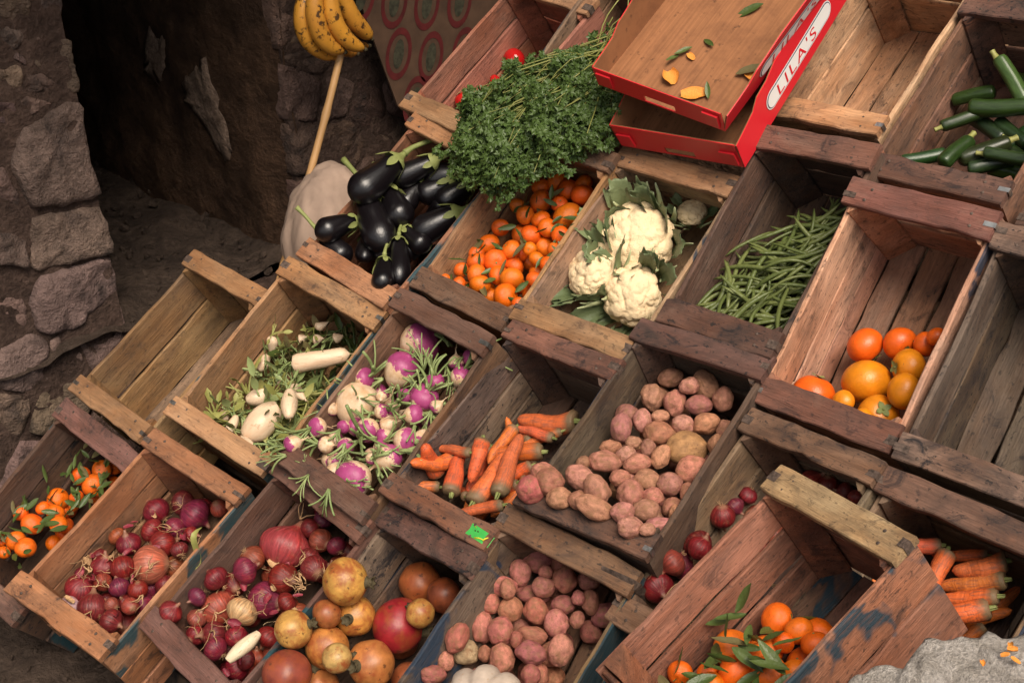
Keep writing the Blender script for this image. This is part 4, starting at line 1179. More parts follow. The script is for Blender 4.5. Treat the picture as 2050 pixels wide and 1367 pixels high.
def leaf_vf(length=1.0, width=0.36, fold=0.10, curl=0.18, n=7, wave=0.0, seed=0.0):
    V, F = [], []
    for i in range(n + 1):
        t = i / n
        w = width * 0.5 * (math.sin(math.pi * min(1, t * 0.98 + 0.02)) ** 0.75) * (1 - 0.25 * t)
        zc = curl * (t * t) + 0.02 * math.sin(6 * t + seed)
        for s in (-1, -0.5, 0, 0.5, 1):
            z = zc + abs(s) * fold * w / (width * 0.5 + 1e-6) + wave * math.sin(t * 17 + s * 2.0 + seed) * abs(s)
            V.append(Vector((s * w, t * length, z)))
    for i in range(n):
        for k in range(4):
            a = i * 5 + k
            F.append((a, a + 1, a + 6, a + 5))
    return V, F
LEAVES = [mesh('leaf', *leaf_vf(1, 0.36, 0.07, c, 7, 0.01, s)) for c, s in ((0.18, 0), (-0.22, 2), (0.35, 4))]
TWIG = mesh('twig', *tube([(0, 0, 0.68), (0.03, 0.02, 0.95), (0.12, 0.05, 1.25)], [0.05, 0.04, 0.035], 6))

def potato_me(seed):
    V, F = icosphere(5)
    out = []
    rnd = random.Random(seed)
    eyes = [Vector((rnd.gauss(0, 1), rnd.gauss(0, 1), rnd.gauss(0, 1))).normalized() for _ in range(9)]
    for v in V:
        f = 1 + 0.19 * vnoise(v, 0.9, seed) + 0.08 * vnoise(v, 2.0, seed + 3) + 0.018 * vnoise(v, 6, seed)
        n_ = v.normalized()
        for e_ in eyes:
            g_ = (n_ - e_).length
            f -= 0.05 * math.exp(-(g_ / .11) ** 2)
        out.append(v * f)
    return mesh('potato', out, F)
POTS = [potato_me(s) for s in (0.4, 3.3, 6.1, 8.8, 12.5, 17.2, 21.9)]

def onion_me(seed, flat=1.0):
    prof = [(0, -1.0), (0.10, -0.985), (0.22, -0.93), (0.45, -0.84), (0.70, -0.66), (0.90, -0.38), (0.99, -0.08), (0.98, 0.18), (0.88, 0.42),
            (0.68, 0.64), (0.45, 0.80), (0.27, 0.92), (0.17, 1.05), (0.13, 1.22), (0.10, 1.38), (0, 1.40)]
    prof = [(r, z * flat) for r, z in prof]
    def d(v):
        a = math.atan2(v.y, v.x)
        r = math.hypot(v.x, v.y)
        f = 1 + 0.03 * vnoise(v, 1.1, seed) + 0.008 * math.sin(7 * a + seed) * min(1, r * 2)
        w = Vector((v.x * f, v.y * f, v.z))
        if v.z > 0.8 * flat:
            w.x += (v.z - 0.8 * flat) * 0.3 * math.sin(seed); w.y += (v.z - 0.8 * flat) * 0.3 * math.cos(seed)
        return w
    return mesh('onion', *revolve(prof, 26, d))
ONIONS = [onion_me(0.5), onion_me(2.1, 0.9), onion_me(4.4, 1.08)]
def roots_me(seed, n=9, l=0.5, z=-0.95, r=0.016):
    rnd = random.Random(seed); parts = []
    for i in range(n):
        a = rnd.uniform(0, 6.28)
        p = Vector((0.08 * math.cos(a), 0.08 * math.sin(a), z)); path = [p.copy()]
        d = Vector((math.cos(a) * 0.7, math.sin(a) * 0.7, -1.0)).normalized()
        for k in range(4):
            d = (d + Vector((rnd.gauss(0, .35), rnd.gauss(0, .35), rnd.gauss(0, .3)))).normalized()
            p = p + d * l / 4 * rnd.uniform(.6, 1.3); path.append(p.copy())
        parts.append(tube(path, [r, r, r * .8, r * .6, r * .4], 4, False))
    return mesh('roots', *join(*parts))
ROOTS = [roots_me(1), roots_me(2, 7, 0.7), roots_me(3, 12, 0.35)]
def dryneck_me(seed):
    rnd = random.Random(seed); parts = []
    for i in range(3):
        p = Vector((rnd.uniform(-.05, .05), rnd.uniform(-.05, .05), 1.25)); path = [p.copy()]
        d = Vector((rnd.gauss(0, .5), rnd.gauss(0, .5), 1)).normalized()
        for k in range(6):
            d = (d + Vector((rnd.gauss(0, .35), rnd.gauss(0, .35), rnd.gauss(0, .3)))).normalized()
            p = p + d * 0.22 * rnd.uniform(.7, 1.4); path.append(p.copy())
        parts.append(tube(path, [.075, .06, .05, .045, .035, .03, .012], 5, True, 0.35))
    return mesh('dry_stalk', *join(*parts))
NECKS = [dryneck_me(s) for s in (4, 5, 6)]
def flake_me(seed):
    """curled scrap of papery onion skin"""
    rnd = random.Random(seed)
    V, F = [], []
    n = 7
    cr = rnd.uniform(0.7, 1.4)
    for i in range(n + 1):
        for j in range(n + 1):
            u, v = i / n - .5, j / n - .5
            w = 1 - 1.4 * abs(v) ** 1.6
            a = u * 2.0 * cr
            x = math.sin(a) * 0.5 * w; z = (1 - math.cos(a)) * 0.5 + 0.06 * vnoise((u * 4, v * 4, seed), 1.5)
            V.append((x, v * 1.3 + 0.08 * vnoise((u * 3, seed, v), 2), z))
    for i in range(n):
        for j in range(n):
            a = i * (n + 1) + j
            F.append((a, a + 1, a + n + 2, a + n + 1))
    return mesh('onion_skin', V, F)
FLAKES = [flake_me(s) for s in (1, 2, 3)]

def turnip_me(seed, tall=1.0):
    prof = [(0.035, -1.9), (0.05, -1.6), (0.09, -1.35), (0.16, -1.14), (0.30, -0.98), (0.52, -0.82), (0.78, -0.55), (0.95, -0.20), (1.0, 0.10),
            (0.94, 0.42), (0.76, 0.68), (0.50, 0.83), (0.28, 0.88), (0.16, 0.90), (0.12, 0.97), (0, 0.98)]
    prof = [(0, -1.92)] + [(r, z * tall) for r, z in prof]
    def d(v):
        f = 1 + 0.05 * vnoise(v, 1.0, seed)
        w = Vector((v.x * f, v.y * f, v.z))
        if v.z < -0.95:
            k = (-0.95 - v.z)
            w.x += 0.25 * k * k * math.sin(seed * 3); w.y += 0.25 * k * k * math.cos(seed * 3)
        return w
    return mesh('turnip', *revolve(prof, 24, d))
TURN = [turnip_me(0.6), turnip_me(2.9, 0.92), turnip_me(5.3, 1.15)]
def root_tail_me(seed):
    rnd = random.Random(seed)
    p = Vector((0, 0, -1.75)); d = Vector((rnd.gauss(0, .3), rnd.gauss(0, .3), -1)).normalized(); path = [p.copy()]
    for k in range(9):
        d = (d + Vector((rnd.gauss(0, .22), rnd.gauss(0, .22), rnd.gauss(0, .2)))).normalized()
        p = p + d * .22; path.append(p.copy())
    return mesh('root_tail', *tube(path, [.06, .045, .038, .03, .026, .022, .018, .014, .01, .006], 5))
TAILS = [root_tail_me(s) for s in (11, 12, 13)]
def stalks_me(seed, n=6, l=2.2, r=0.10, z=0.85, spread=0.45, squash=0.7):
    rnd = random.Random(seed); parts = []
    base = Vector((rnd.gauss(0, .25), rnd.gauss(0, .25), 1)).normalized()
    for i in range(n):
        a = rnd.uniform(0, 6.28)
        p = Vector((0.10 * math.cos(a), 0.10 * math.sin(a), z)); path = [p.copy()]
        d = (base + Vector((rnd.gauss(0, spread), rnd.gauss(0, spread), 0))).normalized()
        bend = Vector((rnd.gauss(0, .18), rnd.gauss(0, .18), -0.08))
        ll = l * rnd.uniform(.6, 1.25)
        for k in range(5):
            d = (d + bend).normalized()
            p = p + d * ll / 5; path.append(p.copy())
        rr = r * rnd.uniform(.7, 1.2)
        parts.append(tube(path, [rr, rr * .95, rr * .9, rr * .9, rr * .85, rr * .8], 6, True, squash))
    return mesh('stalks', *join(*parts))
STALKS = [stalks_me(21, 5, 3.0, .18, spread=.24), stalks_me(22, 6, 3.5, .17, spread=.20), stalks_me(23, 5, 2.5, .20, spread=.3), stalks_me(24, 7, 3.6, .15, spread=.18)]

def carrot_me(seed, bend):
    """crown at z=0, tip at z=1, radius 1 in x and y at the shoulder"""
    rnd = random.Random(seed)
    n = 22
    prof = []
    for i in range(n + 1):
        t = i / n
        r = (1.0 - 0.50 * t ** 1.8) * (1 - 0.0 * t)
        if t < 0.06: r *= 0.72 + 0.28 * math.sqrt(t / 0.06)
        if t > 0.85: r *= math.sqrt(max(0.0, 1 - ((t - 0.85) / 0.15) ** 2)) * 0.92 + 0.08
        r *= 1 + 0.02 * math.sin(t * 31 + 3 * math.sin(t * 9 + seed)) * (0.5 + 0.5 * math.sin(t * 13 + seed)) + 0.03 * rnd.uniform(-1, 1)
        prof.append((r, t))
    prof = [(0, 0.012)] + prof + [(0, 1.01)]
    def d(v):
        b = bend * math.sin(v.z * math.pi)
        return Vector((v.x * (1 + 0.14 * vnoise((v.x, v.y, v.z * 4), 1.2, seed)) + b + .12 * math.sin(v.z * 9 + seed), v.y * (1 + 0.12 * vnoise((v.x, v.y, v.z * 4), 1.2, seed + 5)), v.z))
    return mesh('carrot', *revolve(prof, 16, d))
CARS = [carrot_me(1, 0.25), carrot_me(2, -0.5), carrot_me(3, 0.0), carrot_me(4, 0.9)]
def crown_me():
    parts = []
    rnd = random.Random(8)
    for i in range(6):
        a = i / 6 * 6.28 + rnd.uniform(-.3, .3)
        parts.append(tube([(0.18 * math.cos(a), 0.18 * math.sin(a), 0.02), (0.22 * math.cos(a), 0.22 * math.sin(a), -0.01), (0.24 * math.cos(a), 0.24 * math.sin(a), -0.028)], [0.14, 0.12, 0.08], 5))
    return mesh('crown', *join(*parts))
CROWN = crown_me()

def aubergine_me(seed, bend):
    """butt at z=0, calyx end at z=1"""
    prof = [(0, 0.0)]
    n = 18
    for i in range(1, n):
        t = i / n
        r = (math.sin(min(1.0, t / 0.30) * math.pi / 2) ** 0.6) if t < 0.30 else 1.0 - 0.42 * ((t - 0.30) / 0.70) ** 1.35
        if t > 0.94: r *= 0.93
        prof.append((r, t))
    prof += [(0.38, 1.0), (0, 1.005)]
    def d(v):
        return Vector((v.x * (1 + .04 * vnoise((v.x, v.y, v.z * 2), .9, seed)) + bend * math.sin(v.z * 2.6), v.y, v.z))
    return mesh('aubergine', *revolve(prof, 24, d))
AUBS = [aubergine_me(1, 0.15), aubergine_me(2, -0.25), aubergine_me(3, 0.05)]
def calyx_me(seed):
    """unit: radius 1 = end radius, +Z along the stem, sepals fold back over the fruit"""
    rnd = random.Random(seed); parts = []
    parts.append(revolve([(0.98, -0.10), (0.86, 0.16), (0.52, 0.42), (0.30, 0.62), (0.22, 0.9)], 12))
    for i in range(5):
        a = i / 5 * 6.28 + rnd.uniform(-.2, .2)
        V, F = leaf_vf(1.25 * rnd.uniform(.8, 1.2), 0.72, 0.05, 0.10, 5)
        q = Matrix.Rotation(a, 4, 'Z') @ Matrix.Translation((0, 0.80, 0.14)) @ Matrix.Rotation(-R(74 + rnd.uniform(-14, 8)), 4, 'X')
        parts.append(([q @ v for v in V], F))
    return mesh('calyx', *join(*parts))
CALYX = [calyx_me(1), calyx_me(2)]
def stem_me(seed):
    rnd = random.Random(seed)
    b = rnd.uniform(.3, .9)
    return mesh('stem', *tube(smooth_path([(0, 0, .75), (0.05, 0, 1.3), (b * .6, 0.1, 2.0), (b * 1.3, .15, 2.8)], 9), [.24, .20, .17, .16, .15, .15, .16, .18, .22], 8))
ASTEM = [stem_me(3), stem_me(4)]

def courgette_me(seed):
    prof = [(0, 0)] + [((math.sqrt(max(0, 1 - (1 - t / .10) ** 2)) if t < .10 else 1 - .10 * t), t) for t in [.01, .03, .06, .1, .2, .35, .5, .65, .8, .92]] + [(.78, .975), (.55, .99), (0, .995)]
    def d(v):
        a = math.atan2(v.y, v.x)
        f = 1 + .03 * math.cos(5 * a) + .03 * vnoise((v.x, v.y, v.z * 3), 1, seed)
        return Vector((v.x * f + .3 * math.sin(v.z * 3 + seed), v.y * f, v.z))
    return mesh('courgette', *revolve(prof, 20, d))
ZUCS = [courgette_me(1), courgette_me(2.4)]
ZSTEM = mesh('stem', *revolve([(.62, -.02), (.50, .25), (.42, .6), (.46, .95), (.5, 1.1), (0, 1.12)], 5))

def radish_me(seed, kind):
    """crown at z=0, root end z=1"""
    n = 16; prof = [(0, -.01)]
    for i in range(n + 1):
        t = i / n
        if kind == 'long': r = (min(1, t / .08) ** .5) * (1 - .25 * t) * (1 if t < .85 else math.sqrt(max(0.02, 1 - ((t - .85) / .152) ** 2)))
        elif kind == 'egg': r = math.sin(math.pi * min(1, .10 + .80 * t ** 1.1)) ** .6 * (1 - .15 * t)
        else: r = ((t / .22) ** .45 if t < .22 else 1 - ((t - .22) / .78) ** 1.5 * .97)
        prof.append((max(.03, r), t))
    prof.append((0, 1.02))
    def d(v):
        return Vector((v.x * (1 + .09 * vnoise((v.x, v.y, v.z * 3), 1.2, seed)) + .25 * math.sin(v.z * 2.5 + seed), v.y * (1 + .08 * vnoise((v.x, v.y, v.z * 3), 1.2, seed + 4)), v.z))
    return mesh('white_radish', *revolve(prof, 20, d))
RADS = {'long': radish_me(1, 'long'), 'egg': radish_me(2, 'egg'), 'tap': radish_me(3, 'tap')}
def greens_me(seed, n=6, l=2.0, r=.15):
    """stalks with small ragged leaves, growing from the origin towards -Z"""
    rnd = random.Random(seed); parts = []
    for i in range(n):
        p = Vector((rnd.gauss(0, .12), rnd.gauss(0, .12), .02)); path = [p.copy()]
        d = Vector((rnd.gauss(0, .5), rnd.gauss(0, .5), -1)).normalized()
        bend = Vector((rnd.gauss(0, .22), rnd.gauss(0, .22), rnd.gauss(0, .12)))
        for k in range(5):
            d = (d + bend).normalized(); p = p + d * l / 5 * rnd.uniform(.7, 1.3); path.append(p.copy())
        parts.append(tube(path, [r, r * .9, r * .8, r * .7, r * .6, r * .4], 5, True, .7))
        if rnd.random() < .85:
            V, F = leaf_vf(l * .75, l * .34, .06, .3, 5, .06, seed)
            q = TRS(path[-1], aim(d)) @ Matrix.Rotation(R(90), 4, 'X')
            parts.append(([q @ v for v in V], F))
    return mesh('greens', *join(*parts))
GREENS = [greens_me(s) for s in (31, 32, 33)]

def pomegranate_me(seed):
    def d(v):
        a = math.atan2(v.y, v.x); r = math.hypot(v.x, v.y)
        f = 1 + .025 * math.cos(6 * a + seed) * r + .03 * vnoise(v, 1.0, seed)
        w = Vector((v.x * f, v.y * f, v.z * .94))
        w.z += .06 * math.exp(-(r / .25) ** 2) * (1 if v.z > 0 else 0)
        return w
    return mesh('pomegranate', *sphere_like(30, 20, d))
POMS = [pomegranate_me(1), pomegranate_me(3.3)]
def pom_crown_me():
    V, F = [], []
    n = 24
    for z, r, tooth in ((.94, .27, 0), (1.02, .20, 0), (1.10, .19, 0), (1.20, .24, 1), (1.17, .19, 1), (1.0, .14, 0)):
        for i in range(n):
            a = 2 * math.pi * i / n
            t = (0.5 + .5 * math.cos(6 * a)) if tooth else 0
            V.append((r * (1 + .25 * t) * math.cos(a), r * (1 + .25 * t) * math.sin(a), z + .10 * t))
    for k in range(5):
        for i in range(n):
            j = (i + 1) % n
            F.append((k * n + i, k * n + j, (k + 1) * n + j, (k + 1) * n + i))
    F.append(tuple(5 * n + i for i in range(n)))
    return mesh('crown', V, F)
POMC = pom_crown_me()
def persimmon_me(seed):
    def d(v):
        r = math.hypot(v.x, v.y); a = math.atan2(v.y, v.x)
        f = 1 + .018 * math.cos(4 * a + seed) * r + .02 * vnoise(v, .9, seed)
        w = Vector((v.x * f, v.y * f, v.z * .88))
        w.z -= .10 * math.exp(-(r / .3) ** 2) * (1 if v.z > 0 else 0)
        w.z += .05 * math.exp(-(r / .10) ** 2) * (1 if v.z < 0 else 0)
        return w
    return mesh('persimmon', *sphere_like(30, 20, d))
PERS = [persimmon_me(1), persimmon_me(2.7)]
def pers_calyx_me():
    parts = []
    for i in range(4):
        V, F = leaf_vf(.42, .36, .03, .08, 4)
        q = Matrix.Rotation(i * math.pi / 2 + .3, 4, 'Z') @ Matrix.Translation((0, .02, .80)) @ Matrix.Rotation(R(8), 4, 'X')
        parts.append(([q @ v for v in V], F))
    parts.append(revolve([(.07, .79), (.06, .90), (0, .91)], 7))
    return mesh('calyx', *join(*parts))
PERSC = pers_calyx_me()

# ------------------------------------------------------------------ putting heaps into their crates
def rows_labels(pts, per_row):
    """ordinal place of each item: rows counted up from the front rail, then from the left"""
    idx = sorted(range(len(pts)), key=lambda i: pts[i][1])
    rows = [idx[i:i + per_row] for i in range(0, len(idx), per_row)]
    out = [None] * len(pts)
    for r, row in enumerate(rows):
        row = sorted(row, key=lambda i: pts[i][0])
        rw = 'front row' if r == 0 else '%s row up' % ORD[r]
        for c, i in enumerate(row):
            out[i] = '%s from left in %s' % (ORD[c], rw)
    return out

def put(name, me, material, mat4, color, label, cat, group=None, parts=()):
    o = obj(name, me, material, None, mat4, color)
    setp(o, label, cat, group)
    for (pn, pm, pmat, pmx) in parts:
        obj(pn, pm, pmat, o, pmx, color)
    return o

def heap(key):
    cr, nv, rows = HEAPS[key]
    pl = rows_labels(rows[:nv], PER_ROW.get(key, 5))
    for i, q in enumerate(rows):
        axis = Vector(q[5:8]) if len(q) > 5 else None
        el = q[4] if len(q) > 4 else 1.0
        p = Vector((q[0], q[1], q[2] + CRATE_DEPTH))
        yield i, CM[cr], p, q[3], el, axis, (pl[i] if i < nv else None)
PER_ROW = {'tang': 5, 'pot': 6, 'potb': 5, 'onion': 4, 'onionb': 4, 'onionc': 4, 'pom': 3, 'tangl': 3, 'tangf': 4, 'pers': 4, 'tom': 2, 'turn': 5, 'caul': 2}

def leafy_parts(n, rnd):
    out = []
    for k in range(n):
        a = rnd.uniform(0, 6.28)
        q = TRS((0, 0, 0.76), None) @ Matrix.Rotation(a, 4, 'Z') @ Matrix.Rotation(R(rnd.uniform(-18, 40)), 4, 'X') @ Matrix.Scale(rnd.uniform(1.3, 2.0), 4)
        out.append(('leaf', rnd.choice(LEAVES), M_LEAF, q))
    if n: out.append(('twig', TWIG, M_LEAF, Matrix.Identity(4)))
    return out

# tangerines: three crates
for key, where, pleaf, grp in (('tang', 'tangerine crate left of cauliflowers', .22, 'tangerines in the middle crate'),
                               ('tangl', 'dark bottom left tangerine crate', .45, 'tangerines in the bottom left crate'),
                               ('tangf', 'tipped tangerine crate', .5, 'tangerines in the tipped crate')):
    rnd = random.Random(key)
    for i, cm, p, r, el, ax, pl in heap(key):
        col = (rnd.uniform(.68, .82), rnd.uniform(.105, .165), rnd.uniform(.004, .010))
        q = aim((rnd.gauss(0, .8), rnd.gauss(0, .8), rnd.gauss(.2, .7)))
        leaves = leafy_parts(rnd.choice((1, 2, 2, 3)) if rnd.random() < pleaf else 0, rnd) if pl else []
        parts = leaves + ([('stem_button', BUTTON, M_CALYX, Matrix.Identity(4))] if not leaves else [])
        lab = ('tangerine %s of the %s' % (pl, where)) if pl else 'tangerine buried low in the heap of the %s' % where
        put('tangerine', rnd.choice(TANG), M_TANG, cm @ TRS(p, q, r * 1.14), col, lab, 'tangerine', grp, parts)

# potatoes: two crates
for key, where, grp, tone in (('pot', 'heaped upper potato crate', 'potatoes in the upper potato crate', (.42, .180, .120)), ('potb', 'lower potato crate', 'potatoes in the lower potato crate', (.42, .150, .108))):
    rnd = random.Random(key)
    for i, cm, p, r, el, ax, pl in heap(key):
        f = rnd.uniform(.72, 1.18)
        col = (tone[0] * f, tone[1] * f * rnd.uniform(.85, 1.15), tone[2] * f * rnd.uniform(.85, 1.2))
        if key == 'pot' and i == 42: col = (.42, .11, .10)
        if key == 'pot' and i == 17: col = (.38, .20, .085)
        if key == 'potb' and i in (22,): col = (.40, .28, .16)
        e = max(1.0, el)
        if p.y - r < -(CRATE_LENGTH / 2 - .052) and p.z > CRATE_DEPTH - .07:   # spilling over the front rail
            p.z = max(p.z, CRATE_DEPTH + r * .72)
        q = aim(ax) if ax is not None else rquat()
        if ax is None: e = rnd.uniform(1.05, 1.3)
        s = (r * e ** -.5, r * e ** -.5 * rnd.uniform(.94, 1.0), r * e ** .5)
        lab = ('potato %s of the %s' % (pl, where)) if pl else 'potato buried low in the heap of the %s' % where
        put('potato', rnd.choice(POTS), M_POT, cm @ TRS(p, q, s), col, lab, 'potato', grp)

# red onions: three crates
for key, where, grp in (('onion', 'orange wood onion crate', 'onions in the orange crate'), ('onionb', 'purplish onion crate', 'onions in the purplish crate'), ('onionc', 'half hidden onion crate', 'onions in the half hidden crate')):
    rnd = random.Random(key)
    for i, cm, p, r, el, ax, pl in heap(key):
        t = rnd.random()
        if t < .6: col = (rnd.uniform(.11, .18), rnd.uniform(.008, .016), rnd.uniform(.010, .019))
        elif t < .88: col = (rnd.uniform(.20, .29), rnd.uniform(.035, .060), rnd.uniform(.022, .036))
        else: col = (rnd.uniform(.12, .17), .016, rnd.uniform(.03, .045))
        if key == 'onionb' and i == 0: col = (.28, .04, .045)
        if key == 'onionb' and i == 6: col = (.48, .30, .15)
        if key == 'onion' and i == 7: col = (.36, .10, .06)
        if key == 'onion' and i == 14: col = (.45, .28, .30)
        q = aim((rnd.gauss(0, 1), rnd.gauss(0, 1), rnd.gauss(0, .7)))
        parts = [('roots', rnd.choice(ROOTS), M_DRY, Matrix.Identity(4))]
        if rnd.random() < .4: parts.append(('dry_stalk', rnd.choice(NECKS), M_DRY, Matrix.Identity(4)))
        lab = ('onion %s of the %s' % (pl, where)) if pl else 'onion buried low in the heap of the %s' % where
        put('red_onion', rnd.choice(ONIONS), M_ONION, cm @ TRS(p, q, (r * 1.17, r * 1.17, r * 1.08)), col, lab, 'onion', grp, parts if pl else ())

# turnips
rnd = random.Random('turn')
for i, cm, p, r, el, ax, pl in heap('turn'):
    d = ax if ax is not None else Vector((rnd.gauss(0, 1), rnd.gauss(0, 1), rnd.gauss(.1, .6)))
    parts = []
    small = r < .024
    if pl and (small or i in (4, 16, 24)):
        parts.append(('stalks', rnd.choice(STALKS), M_STALK, Matrix.Scale(1.0 if small else .6, 4)))
    elif pl:
        parts.append(('stalks', STALKS[2], M_STALK, Matrix.Translation((0, 0, .45)) @ Matrix.Scale(.45, 4)))
    if pl and rnd.random() < .8: parts.append(('root_tail', rnd.choice(TAILS), M_ROOT, Matrix.Identity(4)))
    lab = ('turnip %s of the turnip crate' % pl) if pl else 'small turnip buried low in the turnip crate'
    if i == 0: lab = 'large purple turnip at the back, its long root pointing to the left'
    if i == 2: lab = 'largest turnip, round and mostly cream white, amid the turnip crate'
    if i == 26: lab = 'purple turnip with a cream patch resting on the front rail'
    o = put('turnip', TURN[2] if i in (1, 24, 25) else rnd.choice(TURN[:2]), M_TURN, cm @ TRS(p, aim(d), r * 1.2), (1, 1, 1), lab, 'turnip', 'turnips in the brown crate', parts)
    o['purple'] = rnd.uniform(.10, .62) if i not in (2, 24, 1) else {2: -.25, 24: -.05, 1: .2}[i]
cm = CM['R2c']
# loose cut stalks among the turnips
for i in range(26):
    p = Vector((rnd.uniform(-.11, .10), rnd.uniform(-.19, .14), 0))
    p.z = .218 - .14 * (p.y + .22) + rnd.uniform(-.01, .008)
    q = aim((rnd.gauss(.3, .8), rnd.gauss(-.5, .8), rnd.gauss(0, .25)))
    o = put('cut_stalks', STALKS[i % 4], M_STALK, cm @ TRS(p, q, rnd.uniform(.015, .021)), (1, 1, 1),
            'bundle of cut green stalks lying loose among the turnips', 'stalks', 'loose green stalks in the turnip crate')
for (x, y, z, dx, dy, dz) in ((-.105, -.190, .246, -.3, -1, -.12), (-.03, -.195, .247, .1, -1, -.15), (.04, -.195, .247, -.35, -1, -.12)):
    put('cut_stalks', STALKS[3], M_STALK, cm @ TRS((x, y, z), aim((dx, dy, dz)), .0145), (1, 1, 1),
        'cut green stalks hanging over the front rail of the turnip crate', 'stalks', 'stalks hanging over the turnip rail')

# pomegranates
rnd = random.Random('pom')
PCOL = {0: (.52, .27, .06), 1: (.50, .22, .045), 2: (.50, .27, .07), 3: (.48, .19, .045), 4: (.30, .016, .022), 5: (.36, .10, .03), 6: (.20, .05, .022), 7: (.40, .20, .05), 8: (.24, .05, .03), 9: (.42, .15, .045), 10: (.44, .16, .045), 11: (.48, .30, .10), 12: (.30, .10, .03)}
for i, cm, p, r, el, ax, pl in heap('pom'):
    d = ax if ax is not None else Vector((rnd.gauss(0, 1), rnd.gauss(0, 1), rnd.gauss(0, .5)))
    lab = ('pomegranate %s of its crate' % pl) if pl else 'pomegranate buried low in the pomegranate crate'
    if i == 4: lab = 'largest pomegranate, deep red with a dark blotch'
    if i == 1: lab = 'yellow pomegranate whose dark crown faces the viewer'
    put('pomegranate', POMS[i % 2], M_POM, cm @ TRS(p, aim(d), r), PCOL.get(i, (.35, .1, .04)), lab, 'pomegranate', 'pomegranates in the dark crate', [('crown', POMC, M_STEMBROWN, Matrix.Identity(4))])
# persimmons
rnd = random.Random('pers')
for i, cm, p, r, el, ax, pl in heap('pers'):
    d = ax if ax is not None else Vector((rnd.gauss(0, 1), rnd.gauss(0, 1), rnd.gauss(-.3, .5)))
    col = (.70, .23, .008) if i in (3, 4, 5, 6, 8, 9) else (.74, .115, .007)
    put('persimmon', PERS[i % 2], M_PERS, cm @ TRS(p, aim(d), r), col, 'persimmon %s of the persimmon crate' % pl, 'persimmon', 'persimmons in the pale crate', [('calyx', PERSC, M_CALYX, Matrix.Identity(4))])
# tomatoes
for i, cm, p, r, el, ax, pl in heap('tom'):
    put('tomato', PERS[i % 2], M_TOM, cm @ TRS(p, aim((rnd.gauss(0, 1), rnd.gauss(0, 1), .3)), r), (.42, .010, .010),
        ('red tomato %s of the pinkish crate' % pl) if pl else 'red tomato hidden under the others in the pinkish crate', 'tomato', 'tomatoes in the pinkish crate', [('calyx', PERSC, M_CALYX, Matrix.Identity(4))])
# pumpkin
def pumpkin_vf():
    def d(v):
        a = math.atan2(v.y, v.x); r = math.hypot(v.x, v.y)
        f = 1 - .11 * abs(math.cos(5.5 * a)) ** 5
        w = Vector((v.x * f, v.y * f, v.z * .72))
        w.z -= .28 * math.exp(-(r / .32) ** 2) * (1 if v.z > 0 else -1)
        return w * (1 + .02 * vnoise(v, 2))
    return sphere_like(88, 26, d)
PUMP = mesh('pumpkin', *pumpkin_vf())
for i, cm, p, r, el, ax, pl in heap('pump'):
    put('pumpkin', PUMP, M_PUMP, cm @ TRS(p, aim((.15, -.1, 1)), r), (.46, .37, .30), 'pale ribbed pumpkin at the bottom edge on top of the potatoes', 'pumpkin', None,
        [('stem', mesh('stem', *tube([(0, 0, .38), (.02, 0, .56), (.08, .02, .74)], [.12, .09, .10], 7)), M_STEMBROWN, Matrix.Identity(4))])

# ------------------------------------------------------------------ long vegetables
def longs(key):
    cr, rows = LONGS[key]
    pl = rows_labels([((q[0] + q[3]) / 2, (q[1] + q[4]) / 2) for q in rows], 4)
    for i, q in enumerate(rows):
        a = Vector((q[0], q[1], q[2] + CRATE_DEPTH)); b = Vector((q[3], q[4], q[5] + CRATE_DEPTH))
        yield i, CM[cr], a, b, q[6], pl[i]

for key, where, grp in (('carrot', 'carrot crate', 'carrots in the middle crate'), ('carrotb', 'shadowed right edge carrot crate', 'carrots in the right edge crate')):
    rnd = random.Random(key)
    for i, cm, a, b, r, pl in longs(key):
        d = b - a
        if d.length < .07: b = a + d.normalized() * rnd.uniform(.08, .11)
        ln_ = (b - a).length
        col = (rnd.uniform(.50, .66), rnd.uniform(.095, .15), rnd.uniform(.020, .042))
        me = CARS[3] if (key == 'carrot' and i == 3) else CARS[i % 3]
        r *= 1.12
        put('carrot', me, M_CAR, cm @ TRS(a, aim(b - a), (r, r, ln_ * 1.08)), col, 'carrot %s of the %s' % (pl, where), 'carrot', grp, [('crown', CROWN, M_CALYX, Matrix.Identity(4))])
# more carrots under those in view
for key, cr, n in (('under', 'R2d', 12), ('underb', 'R2g', 8)):
    rnd = random.Random(key)
    for i in range(n):
        a = Vector((rnd.uniform(-.10, .08), rnd.uniform(-.18, .05) if cr == 'R2d' else rnd.uniform(-.1, .15), rnd.uniform(.028, .075)))
        b = a + Vector((rnd.gauss(0, 1), rnd.gauss(0, 1), rnd.gauss(0, .12))).normalized() * rnd.uniform(.09, .13)
        b.x = max(-.115, min(.115, b.x)); b.y = max(-.19, min(.19, b.y)); b.z = max(.028, b.z)
        r = rnd.uniform(.012, .016)
        put('carrot', CARS[i % 3], M_CAR, CM[cr] @ TRS(a, aim(b - a), (r, r, (b - a).length)), (.60, .15, .025), 'carrot buried under the others in the %s' % ('carrot crate' if cr == 'R2d' else 'right edge carrot crate'), 'carrot', 'buried carrots ' + ('in the middle crate' if cr == 'R2d' else 'in the right edge crate'))
# the big root vegetable among the right hand carrots
put('root_vegetable', POTS[2], M_POT, CM['R2g'] @ TRS((-.075, .075, .115), aim((.2, .3, 1)), (.030, .030, .040)), (.36, .11, .075), 'large pinkish root with a grey green top among the shadowed carrots', 'root vegetable')

